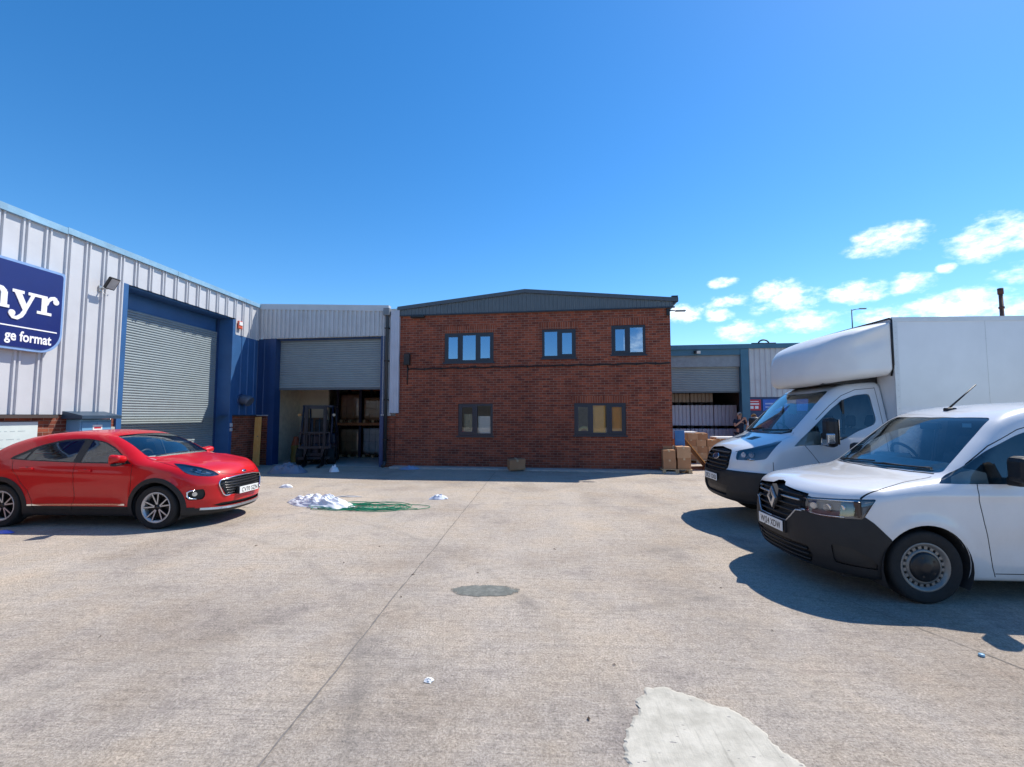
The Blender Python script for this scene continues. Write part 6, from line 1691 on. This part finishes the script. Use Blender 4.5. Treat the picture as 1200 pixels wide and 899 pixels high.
heap('white_scrap', 'white crumpled scrap on the sunlit edge of the shade near the tarpaulin', 'litter', -5.95, 10.95, .17, .08, .09, .1, M['polyw'], 9, n=24, m=8)
heap('cloth', 'pale blue crumpled cloth at the foot of the downpipe', 'cloth', -4.05, 14.82, .30, .16, .11, .1, plain('blue_rag',(.22,.30,.45),.7), 11, n=32, m=10)
heap('paper_scrap', 'white and blue crumpled paper in the middle of the yard', 'paper', -2.02, 9.62, .19, .10, .10, .2, plain('scrap_paper',(.62,.66,.75),.6,0,.2,12), 13, n=28, m=8)
heap('glove', 'blue disposable glove on the ground by the red car rear wheel', 'glove', -7.72, 6.52, .13, .06, .05, .1, plain('blue_glove',(.12,.17,.62),.5), 15, n=24, m=7)
heap('torn_paper', 'small torn white paper on the concrete left of the foreground patch', 'paper', -.70, 3.10, .035, .025, .018, 0, M['white'], 17, n=20, m=6)
heap('plastic_strip', 'thin white plastic strip behind the heap of white sheet', 'litter', -3.95, 9.75, .30, .035, .03, .05, plain('grey_film',(.55,.53,.5),.4), 19, n=24, m=6)
bc = thing('bottle_cap', 'tiny pale blue bottle cap on the concrete beside the van shadow', 'bottle cap', (3.13, 3.62, .001))
b = MB(); b.lathe([(.0,.016),(.017,.016),(.0185,.013),(.019,0.0),(.016,0)],(0,0,0),'z',20); b.build('cap_shell', plain('cap_blue',(.25,.45,.6),.4), bc)
# flattened flecks, leaves and stones
for k, (px_, py_) in enumerate([(403,660),(445,641),(484,674),(118,747),(560,672),(720,780),(650,644),(470,700),(300,640),(905,740),(690,843),(845,690)]):
    x, y = pxg(px_, py_); rn = random.Random(k+40); s = rn.uniform(.012,.03)
    t = thing('leaf', 'dry dark leaf fleck lying loose on the concrete', 'leaf', (x, y, .003), rn.uniform(0,6), 'dry leaf flecks on the yard')
    b = MB(); b.add([(-s,0,.0),(-s*.2,s*.45,.006),(s,0,.003),(-s*.1,-s*.4,.004),(0,0,.012)], [(0,4,1),(1,4,2),(2,4,3),(3,4,0)]); b.build('blade', plain('leaf_brown',(.09,.06,.04),.8), t)
# green strapping: one long tangled band
st = thing('strapping', 'tangle of green plastic strapping beside the white sheet heap', 'strapping', (-3.25, 8.62, 0))
rn = random.Random(21); pts = []; N = 640
for i in range(N):
    u = i/N; a = u*2*math.pi*14+1.5*mn.noise(Vector((u*6,3,1)))
    cx_ = .46*math.sin(u*9.1+1)+.18*math.sin(u*23); cy_ = .07*math.sin(u*13+.4)
    ex = .58+.34*mn.noise(Vector((u*9,1,0))); ey = .24+.12*mn.noise(Vector((u*11,5,0)))
    x = cx_*.8+ex*math.cos(a)+.04*mn.noise(Vector((i*.11,0,3))); y = cy_+ey*math.sin(a)+.03*mn.noise(Vector((i*.13,7,3)))
    z = .012+.085*abs(mn.noise(Vector((u*31,9,2))))+.045*abs(mn.noise(Vector((i*.05,2,8))))*max(0,1-abs(x)/.9)
    pts.append((x, y, z))
pts += [(.7+.35*k/8, -.02-.06*math.sin(k*.4), .006+.02*math.sin(k*.4)) for k in range(9)]
b = MB(); b.tube(pts, .0062, 5); b.build('band', plain('strap_green',(.02,.24,.12),.35,0,.2,5), st)
# card box against the kerb
t = carton('battered brown box lying on the kerb under the brick wall', onF(FA, 4.13, -.46, .058), .25, .50, .34, .30, M['card'], dent=.02)
t.rotation_euler = (R(3), R(-3), .25)
# plank and sack by the loading door
pk = thing('plank', 'upright yellow timber plank leaning on the brick plinth in the blue corner', 'plank', (-9.42, 15.35, 0), 0)
Mx = Matrix.Rotation(R(-7),4,'X') @ Matrix.Rotation(R(-3),4,'Y'); b = MB(); b.cbox(-.11,.11,-.02,.02,0,1.66,.004,0,Mx); b.build('board', M['wood'], pk)
b = MB(); b.cyl(Mx @ Vector((.02,-.022,1.0)),Mx @ Vector((.02,-.018,1.0)),.025,None,12); b.build('knot', M['ply'], pk)
sk = thing('sack', 'tall yellow sack with orange top just inside the loading door', 'sack', onF(UA, .70, 1.0, .012), ANG)
for nm, z0, z1, col in (('lower_wrap',0,.62,(.24,.15,.03)),('upper_wrap',.60,.92,(.33,.08,.03))):
    vs = []; n = 18; mm = 9
    for j in range(mm+1):
        z = z0+(z1-z0)*j/mm; r = .16*(1-(z/1.0)**2.2*.6)
        for k in range(n):
            a = 2*math.pi*k/n; e = 1+.5*mn.noise(Vector((math.cos(a)*2,math.sin(a)*2,z*4))); vs.append((r*e*math.cos(a), r*e*math.sin(a)*.8, z))
    b = MB(); b.add(vs, [(j*n+k,j*n+(k+1)%n,(j+1)*n+(k+1)%n,(j+1)*n+k) for j in range(mm) for k in range(n)]+[tuple(mm*n+k for k in range(n))], 0, True); b.build(nm, plain(nm+'_cloth',col,.6), sk, fix=False)

# --- people
def skin_mesh(verts, edges, radii, root=0, sub=2):
    me = bpy.data.meshes.new('skin_tmp'); bm = bmesh.new(); L = bm.verts.layers.skin.verify()
    vs = []
    for p, r in zip(verts, radii):
        v = bm.verts.new(p); rr = r if isinstance(r, tuple) else (r, r); v[L].radius = rr; vs.append(v)
    vs[root][L].use_root = True
    for a, b_ in edges: bm.edges.new((vs[a], vs[b_]))
    bm.to_mesh(me); bm.free()
    o = bpy.data.objects.new('skin_tmp', me); COL.objects.link(o)
    o.modifiers.new('Skin', 'SKIN'); s = o.modifiers.new('Sub', 'SUBSURF'); s.levels = s.render_levels = sub
    dg = bpy.context.evaluated_depsgraph_get(); dg.update()
    out = bpy.data.meshes.new_from_object(o.evaluated_get(dg)); bpy.data.objects.remove(o)
    return out
def mb_from(me, b, mi=0):
    b.add([v.co[:] for v in me.vertices], [tuple(p.vertices) for p in me.polygons], mi, True); bpy.data.meshes.remove(me)
def person(label, loc, rz, H, shirt, trouser, hair, arms, female=False, longhair=False):
    t = thing('person', label, 'person', loc, rz); k = H/1.75; sw = .165 if female else .19
    J = {'pel':(0,0,.96),'wai':(0,.0,1.12),'che':(0,.01,1.32),'nek':(0,.01,1.47),'hd0':(0,-.01,1.56),'hd1':(0,-.01,1.66)}
    for s, n in ((1,'l'),(-1,'r')):
        J['sh'+n] = (s*sw,.01,1.42); J['el'+n], J['wr'+n], J['ha'+n] = arms[n]
        J['hi'+n] = (s*.09,0,.88); J['kn'+n] = (s*.105,-.02,.50); J['an'+n] = (s*.11,.02,.09); J['to'+n] = (s*.125,-.15,.035)
    Rd = {'pel':.125,'wai':(.125,.10),'che':(.15,.11),'nek':.052,'hd0':(.072,.085),'hd1':(.078,.092)}
    for n in 'lr': Rd.update({'sh'+n:.058,'el'+n:.042,'wr'+n:.028,'ha'+n:.034,'hi'+n:.088,'kn'+n:.058,'an'+n:.040,'to'+n:.038})
    E_ = [('pel','wai'),('wai','che'),('che','nek'),('nek','hd0'),('hd0','hd1')]
    for n in 'lr': E_ += [('che','sh'+n),('sh'+n,'el'+n),('el'+n,'wr'+n),('wr'+n,'ha'+n),('pel','hi'+n),('hi'+n,'kn'+n),('kn'+n,'an'+n),('an'+n,'to'+n)]
    def mk(keys, edges, grow, root):
        ks = list(keys); ix = {q_:i for i, q_ in enumerate(ks)}
        rr = []
        for q_ in ks:
            r = Rd[q_]; r = r if isinstance(r, tuple) else (r, r); rr.append((r[0]*k+grow, r[1]*k+grow))
        return skin_mesh([Vector(J[q_])*k for q_ in ks], [(ix[a], ix[b_]) for a, b_ in edges], rr, ix[root])
    skinm = plain('skin_tone', (.55,.30,.21), .55, 0, .06, 8)
    b = MB(); mb_from(mk(J.keys(), E_, 0, 'pel'), b)
    for n in 'lr':                                          # palm to five fingers
        w_, h_ = Vector(J['wr'+n])*k, Vector(J['ha'+n])*k; d = (h_-w_).normalized(); sd = d.cross(Vector((0,1,.2))).normalized(); nn = d.cross(sd)
        for f in range(4):
            o = h_+sd*(-.027+.018*f); L = (.062,.074,.070,.055)[f]
            b.tube([o, o+d*L*.5+nn*.006, o+d*L*.8+nn*.024, o+d*L*.9+nn*.038], [.0095,.009,.008,.006], 6)
        o = h_-d*.03-sd*.03; b.tube([o, o-sd*.025+d*.02, o-sd*.028+d*.055+nn*.012], [.012,.0105,.007], 6)
    hc = Vector((0,-.01,1.62))*k
    b.tube([hc+Vector((0,-.082,.012)),hc+Vector((0,-.112,-.022)),hc+Vector((0,-.085,-.034))],[.010,.016,.010],8)   # nose
    for s in (1,-1): b.tube([hc+Vector((s*.078,.01,.02)),hc+Vector((s*.092,.022,.0)),hc+Vector((s*.078,.015,-.035))],[.012,.016,.009],8)   # ears
    b.build('body', skinm, t, fix=False)
    b = MB()
    for s in (1,-1): b.lathe([(0,-.006),(.009,-.004),(.011,0)],(s*.032,hc.y-.086,hc.z+.012),'y',10)
    b.build('eye', plain('eye_dark',(.03,.02,.02),.3), t, fix=False)
    b = MB(); b.tube([hc+Vector((-.026,-.080,-.058)),hc+Vector((0,-.089,-.060)),hc+Vector((.026,-.080,-.058))],[.004,.007,.004],6); b.build('mouth', plain('lip',(.4,.14,.12),.5), t)
    # shirt: torso plus short sleeves
    Js = dict(J)
    for n in 'lr': J['sl'+n] = tuple(Vector(J['sh'+n]).lerp(Vector(J['el'+n]), .62)); Rd['sl'+n] = .055
    J['hem'] = (0,0,.86); Rd['hem'] = .15; J['col'] = (0,.01,1.43); Rd['col'] = .062
    b = MB(); mb_from(mk(['pel','wai','che','col','hem','shl','shr','sll','slr'], [('hem','pel'),('pel','wai'),('wai','che'),('che','col'),('che','shl'),('che','shr'),('shl','sll'),('shr','slr')], .016, 'pel'), b); b.build('shirt', shirt, t, fix=False)
    b = MB(); mb_from(mk(['pel','hil','hir','knl','knr','anl','anr'], [('pel','hil'),('pel','hir'),('hil','knl'),('hir','knr'),('knl','anl'),('knr','anr')], .014, 'pel'), b); b.build('trousers', trouser, t, fix=False)
    for n in 'lr':
        b = MB(); mb_from(skin_mesh([Vector(J['an'+n])*k, Vector(J['to'+n])*k, Vector(J['an'+n])*k+Vector((0,.05,-.04))], [(0,1),(0,2)], [.05,.046,.045]), b); b.build('shoe', M['black'], t, fix=False)
    bm = bmesh.new(); bmesh.ops.create_uvsphere(bm, u_segments=24, v_segments=16, radius=1)
    dele = [v for v in bm.verts if v.co.z < -.05 and v.co.y < .1 or v.co.y < -.55 and v.co.z < .45 or (not longhair and v.co.z < -.45)]
    bmesh.ops.delete(bm, geom=dele, context='VERTS')
    for v in bm.verts:
        nz = mn.noise(v.co*3+Vector((loc[0],0,0)))*.08; e = 1+nz
        v.co = Vector((v.co.x*.096*e, v.co.y*.110*e+.012, v.co.z*(.112 if v.co.z > 0 or not longhair else .22)*e))+Vector((0,-.01,1.645))*k
    b = MB(); b.bm(bm, 0, None, True); o = b.build('hair', hair, t, fix=False); md = o.modifiers.new('Solid','SOLIDIFY'); md.thickness = .014
    return t
navyc = plain('navy_cotton', (.015,.018,.04), .85, 0, .15, 10); whitec = plain('white_cotton', (.72,.73,.78), .85, 0, .05, 8); denim = plain('dark_denim', (.03,.04,.075), .85, 0, .15, 8)
person('grey haired man in navy t-shirt raising both hands to his chin', (8.36, 20.0, 0), .25, 1.84, navyc, denim, plain('grey_hair',(.42,.38,.33),.7),
       {'l': ((.30,-.10,1.20),(.10,-.24,1.44),(.055,-.235,1.50)), 'r': ((-.30,-.10,1.20),(-.08,-.25,1.42),(-.03,-.245,1.49))})
person('fair haired woman in white top standing before the blue wall', (8.80, 19.7, 0), -.15, 1.78, whitec, denim, plain('fair_hair',(.48,.31,.15),.6),
       {'l': ((.27,.0,1.16),(.24,-.16,.98),(.20,-.23,.97)), 'r': ((-.27,.02,1.15),(-.26,-.08,.91),(-.255,-.12,.84))}, True, True)
# --- things seen through the ground floor windows
def onB(x, y, z): return onF(FA, x, y, z)
ob = thing('amber_board', 'amber coloured board standing inside the right ground floor window', 'board', onB(6.72, .125, .03), ANG)
b = MB(); b.box(-.25,.14,0,.03,0,2.0); b.build('panel', plain('amber_panel',(.95,.42,.03),.5,0,.1,3), ob)
ob = thing('orange_board', 'orange panel behind the pile of film in the right ground floor window', 'board', onB(7.28, .13, .03), ANG)
b = MB(); b.box(-.3,.14,0,.03,0,1.98); b.build('panel', plain('orange_panel',(.85,.30,.02),.5,0,.1,3), ob)
for nm, x, seed, lab in (('film_pile',7.0,23,'pile of clear film on the sill inside the right ground floor window'),('blue_tub_film',3.0,27,'white sheet pile behind the right pane of the left ground floor window')):
    h = heap(nm, lab, 'film', 0, 0, .42, .20, .42, 0, M['polyw'], seed, n=30, m=10); h.location = onB(x, .33, 1.02); h.rotation_euler = (0,0,ANG)
    pl_ = thing('work_bench', 'grey bench behind the %s ground floor window' % ('right' if x > 5 else 'left'), 'bench', onB(x-.3, .5, .03), ANG)
    b = MB(); b.box(-1.0,.8,-.3,.4,.94,.98); b.build('bench_top', M['dash'], pl_)
    for sx in (-.95,.75):
        b = MB(); b.box(sx-.03,sx+.03,-.28,.38,0,.94); b.build('leg', M['silver'], pl_)
wp = thing('paper_sheet', 'white paper sheet fixed inside the right pane of the left ground floor window', 'paper', onB(2.98, .15, 1.18), ANG)
b = MB(); b.box(-.2,.2,0,.003,0,.5); b.build('sheet', M['white'], wp)
yr = thing('yellow_reel', 'pale yellow reel on the bench in the right ground floor window', 'reel', onB(6.2,.32,1.02), ANG)
b = MB(); b.tube([(.15*math.cos(2*math.pi*k/24),.0,.15+.15*math.sin(2*math.pi*k/24)) for k in range(24)],.05,10,closed=True); b.build('coil', plain('reel_yellow',(.62,.6,.28),.5), yr)
cs = thing('curtain', 'pale leaning folded sheet in the left pane of the left ground floor window', 'sheet', onB(2.42,.3,1.0), ANG)
b = MB(); ribbed(b, -.16, .14, 0, .75, [(0,0),(.03,.03),(.06,0)], .06, 0); b.build('folds', plain('cream_sheet',(.5,.47,.35),.7), cs, fix=False)
bt = thing('blue_tub', 'blue tub on the bench behind the left ground floor window', 'tub', onB(2.62,.35,.985), ANG)
b = MB(); b.lathe([(0,0),(.10,0),(.12,.2),(.13,.21),(.115,.21),(.095,.02)],(0,0,0),'z',20); b.build('tub_body', plain('tub_blue',(.08,.2,.5),.4), bt)

# ------------------------------------------------------------------ separate far-apart pieces that ended up in one mesh
def split_pieces(o, gap=.004):
    me = o.data; n = len(me.vertices); par = list(range(n))
    def find(a):
        while par[a] != a: par[a] = par[par[a]]; a = par[a]
        return a
    for p in me.polygons:
        v = p.vertices[:]; r = find(v[0])
        for w_ in v[1:]: par[find(w_)] = r
    isl = {}
    for i in range(n): isl.setdefault(find(i), []).append(i)
    if len(isl) < 2: return
    box = []
    for r, ix in isl.items():
        P = np.array([me.vertices[i].co[:] for i in ix]); box.append([P.min(0)-gap, P.max(0)+gap, [r]])
    ch = True
    while ch:
        ch = False
        for i in range(len(box)):
            for j in range(i+1, len(box)):
                if (box[i][0] <= box[j][1]).all() and (box[j][0] <= box[i][1]).all():
                    box[i] = [np.minimum(box[i][0],box[j][0]), np.maximum(box[i][1],box[j][1]), box[i][2]+box[j][2]]; del box[j]; ch = True; break
            if ch: break
    if len(box) < 2: return
    base = o.name.split('.')[0]
    cls = {}
    for k, bx_ in enumerate(box):
        for r in bx_[2]: cls[r] = k
    keep = [cls[find(i)] for i in range(n)]
    outs = []
    for k in range(1, len(box)):
        c = o.copy(); c.data = me.copy(); c.name = base; COL.objects.link(c); outs.append((k, c))
    for k, ob_ in [(0, o)]+outs:
        bm = bmesh.new(); bm.from_mesh(ob_.data); bm.verts.ensure_lookup_table()
        bmesh.ops.delete(bm, geom=[bm.verts[i] for i in range(n) if keep[i] != k], context='VERTS'); bm.to_mesh(ob_.data); bm.free()
        if k:
            for ch_ in list(o.children): pass
SPLIT = {'brick_plinth','post','guide_rail','wheel_well','seat','cap','bracket','clip','crossbar','lift_cylinder','hose','blind','eye','guard_post','door','drip_flashing','rivet_','lower_wall','door_surround','projector','window_surround','shutter','chrome_blade','reflector','light_strip','grille_bar','cladding'}
for o in list(bpy.data.objects):
    if o.type == 'MESH' and o.parent is not None and o.name.split('.')[0] in SPLIT and not o.children and len(o.data.vertices) < 20000:
        split_pieces(o)
